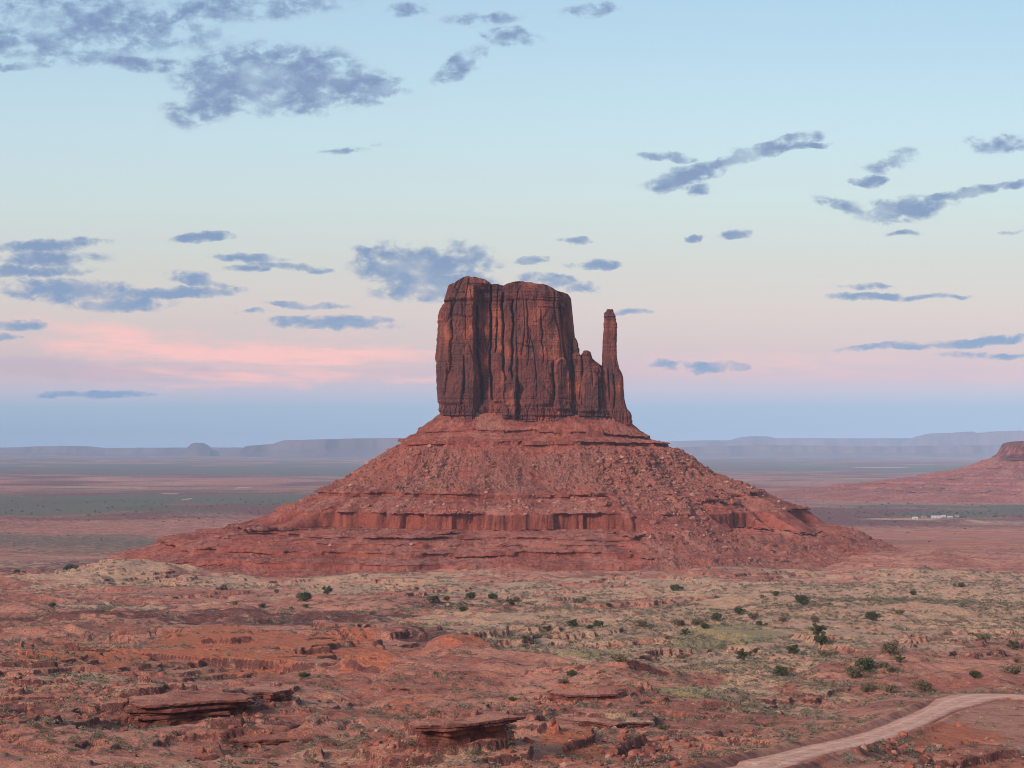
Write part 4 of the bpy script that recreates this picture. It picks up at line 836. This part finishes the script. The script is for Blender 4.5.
# rubble on the near ground
def d_rub(X, Y):
    NXp, NYp = nominal(X, Y); b = lambda x, y, rx, r2: np.exp(-(((NXp-x)/rx)**2+((NYp-y)/r2)**2))
    d = b(395, 752, 34, 14)+b(640, 752, 42, 14)+b(905, 752, 34, 12)+0.9*b(255, 722, 26, 13)+0.8*b(28, 716, 28, 8)+0.8*b(105, 716, 22, 8)+0.35*b(540, 715, 60, 14)+0.8*b(560, 762, 60, 10)+0.5*b(60, 690, 40, 7)
    return np.where(road_dist(X, Y) < 5, 0, np.clip(d, 0, 1)*0.9+0.006)
RX, RY = scatter(48000, 225, 480, d_rub)
RZ = gz(RX, RY); rs = 0.16+0.75*rng.random(len(RX))**3.5
rp = rng.random(len(RX)) < 0.16
AX = np.concatenate([tp[:, 0], RX]); AY = np.concatenate([tp[:, 1], RY]); AZ = np.concatenate([tp[:, 2]+0.1, RZ+0.02]); AS = np.concatenate([ts, rs]); AP = np.concatenate([pale, rp]); ON = np.concatenate([np.ones(len(ts), bool), np.zeros(len(rs), bool)])
vis = (np.abs(AX/AY*F) < 500) & (HOR+F*(EYE-AZ)/AY < 760)
rank = np.argsort(-np.where(vis, AS/AY, 0)); bigb = np.zeros(len(AX), bool); bigb[rank[:300]] = True
bm_p = [mesh_np('boulder', v, f, M_rockp) for v, f in bprotos]; bm_r = [mesh_np('boulder', v, f, M_rockr) for v, f in bprotos]
for i in np.where(bigb)[0]:
    o = link('boulder', (bm_p if AP[i] else bm_r)[i % 8], None, (AX[i], AY[i], AZ[i])); k = float(AS[i]); o.scale = (k, k, k); o.rotation_euler = (random.uniform(-.3, .3), random.uniform(-.3, .3), random.uniform(0, 6.28))
    c = 'pale pinkish' if AP[i] else 'dark red'; x = 512+F*AX[i]/AY[i]
    if ON[i]:
        w = 'on the left half of the butte skirt' if x < 500 else ('on the middle of the butte skirt' if x < 600 else 'in the debris fan on the right half of the butte skirt')
    else:
        w = 'in the foreground rubble at far left' if x < 180 else ('in the rubble below the overhanging left ledge' if x < 330 else ('in the foreground rubble beside the dark middle ledge' if x < 540 else ('in the foreground rubble right of centre' if x < 740 else 'in the rubble heap below the dirt road')))
    tag(o, f'{c} broken boulder {w}', 'boulder', f'{c} boulders {w}')
for flag, mt, nm in ((True, M_rockp, 'pale pinkish'), (False, M_rockr, 'dark red')):
    m = (~bigb) & (AP == flag)
    o = mass('rubble', AX[m], AY[m], AZ[m], AS[m], lprotos, mt, tilt=True); tag(o, f'{nm} broken rubble strewn on the butte skirt and the foreground', 'rubble')

# ---- overhanging ledges of bedded rock in the foreground
def ledge(label, x, y, a, b, rot, layers, lift=0.0, dip=(0, 0), seed=0):
    """stack of broken beds; layers: (thickness, size, shift to the right) from the bottom up"""
    X, Y = gpt(x, y); Z = float(gz(X, Y-b*0.6)); n = 110; th = np.linspace(0, 2*math.pi, n+1)[:-1]; Vs, Fs, off = [], [], 0; z = -0.7+lift
    cr, sr = math.cos(rot), math.sin(rot)
    rg = np.random.default_rng(seed*17+3); m_ = 13; at_ = np.sort((np.arange(m_)+0.75*rg.random(m_))/m_*2*math.pi); ar_ = 0.72+0.42*rg.random(m_)
    def poly(t, k):
        rk_ = ar_*(1+0.10*np.sin(np.arange(m_)*2.3+k*1.7)); px_ = np.append(rk_*np.cos(at_), rk_[0]*np.cos(at_[0])); py_ = np.append(rk_*np.sin(at_), rk_[0]*np.sin(at_[0]))
        tq = (t-at_[0]) % (2*math.pi)+at_[0]; ae = np.append(at_, at_[0]+2*math.pi); i = np.clip(np.searchsorted(ae, tq, side='right')-1, 0, m_-1)
        x0, y0, x1, y1 = px_[i], py_[i], px_[i+1], py_[i+1]; c_, s_ = np.cos(t), np.sin(t)
        return (x0*(y1-y0)-y0*(x1-x0))/(c_*(y1-y0)-s_*(x1-x0))
    for k, (tk, sc, shx) in enumerate(layers):
        rows = []
        for (zz, q) in ((z, 0.0), (z+0.02, 0.93), (z+tk*0.3, 1.0), (z+tk*0.8, 0.99), (z+tk, 0.95), (z+tk+0.06, 0.6), (z+tk+0.1, 0.0)):
            R = sc*poly(th, k)*(1+0.05*fbm(np.cos(th)*9, np.sin(th)*9, np.full(n, zz*1.5), o=3, seed=seed+3))
            lx = a*R*q*np.cos(th)+shx*(q > 0); ly = b*R*q*np.sin(th)
            rows.append(np.stack([lx*cr-ly*sr, lx*sr+ly*cr, np.full(n, zz)+0.05*fbm(lx, ly, o=3, seed=seed+7)+lx*dip[0]+ly*dip[1]], 1))
        V = np.stack(rows, 0); Vs.append(V.reshape(-1, 3)); Fs.append(grid_faces(len(rows), n, True)+off); off += V.shape[0]*n; z += tk-0.01
    o = link('rock_ledge', mesh_np('rock_ledge', np.concatenate(Vs), np.concatenate(Fs), M_slab, False, {'cover': np.tile(np.array([0, 0, 0.25, 0.0]), (off, 1))}), None, (X, Y, Z)); o.data.materials.append(M_ground)
    nz = np.empty(len(o.data.polygons)*3, np.float32); o.data.polygons.foreach_get('normal', nz); o.data.polygons.foreach_set('material_index', (nz.reshape(-1, 3)[:, 2] > 0.93).astype(np.int32)); tag(o, label, 'rock ledge', 'bedded rock ledges of the foreground'); return o
for k, (lb_, lx_, ly_, la_, lb2_, lr_, lay_, dp_, rise_) in enumerate(LEDGES):
    ledge(lb_, lx_, ly_, la_, lb2_, lr_, lay_, 0.0, dp_, k+1)

# ---- the settlement on the far plain
M_wall, T, b_, n_ = simple_mat('painted_wall', (0.46, 0.45, 0.43, 1), (0.58, 0.57, 0.55, 1), 0.4)
M_wall2, T, b_, n_ = simple_mat('tan_wall', (0.34, 0.24, 0.18, 1), (0.42, 0.31, 0.24, 1), 0.4)
M_roof, T, b_, n_ = simple_mat('metal_roof', (0.40, 0.43, 0.46, 1), (0.5, 0.53, 0.57, 1), 0.5)
M_roof2, T, b_, n_ = simple_mat('dark_roof', (0.12, 0.10, 0.10, 1), (0.2, 0.17, 0.16, 1), 0.5)
def house(x, y, w, d, h, wm, rm, label):
    X, Y, Z = hit(x, y, 5200); o = root('house', (X, Y, Z)); tag(o, label, 'house', 'houses of the far settlement')
    V, Fc = box_mesh(-w/2, w/2, -d/2, d/2, -0.5, h); link('wall', mesh_np('wall', V, Fc, wm), o)
    e = 0.5; V = np.array([(-w/2-e, -d/2-e, h+.01), (w/2+e, -d/2-e, h+.01), (w/2+e, d/2+e, h+.01), (-w/2-e, d/2+e, h+.01), (-w/2-e, 0, h+d*0.22), (w/2+e, 0, h+d*0.22)])
    me = mesh_np('roof', V, [np.array([(0, 1, 5, 4), (2, 3, 4, 5), (0, 3, 2, 1)]), np.array([(0, 4, 3), (1, 2, 5)])], rm); link('roof', me, o)
    V, Fc = box_mesh(-0.6, 0.6, -d/2-0.06, -d/2-0.01, -0.3, 2.1); link('door', mesh_np('door', V, Fc, M_roof2), o)
    for xx in (-w*0.3, w*0.3):
        V, Fc = box_mesh(xx-0.7, xx+0.7, -d/2-0.06, -d/2-0.01, 1.0, 2.2); link('window', mesh_np('window', V, Fc, M_roof2), o)
house(915, 519.3, 9, 8, 3.2, M_wall, M_wall, 'small white house at the left end of the far settlement')
house(936, 518.3, 18, 9, 3.4, M_wall, M_roof, 'longest pale-roofed building of the far settlement')
house(924, 517.6, 9, 8, 3.0, M_wall2, M_roof2, 'tan dark-roofed house left of the longest building of the settlement')
house(943.5, 517.4, 8, 7, 3.0, M_wall, M_roof, 'white house touching the right end of the longest settlement building')
house(950, 518.4, 9, 8, 3.2, M_wall2, M_roof, 'tan house with pale roof right of the white ones in the settlement')
house(957, 516.8, 7, 7, 2.8, M_wall, M_roof2, 'small white dark-roofed house at the right end of the settlement')
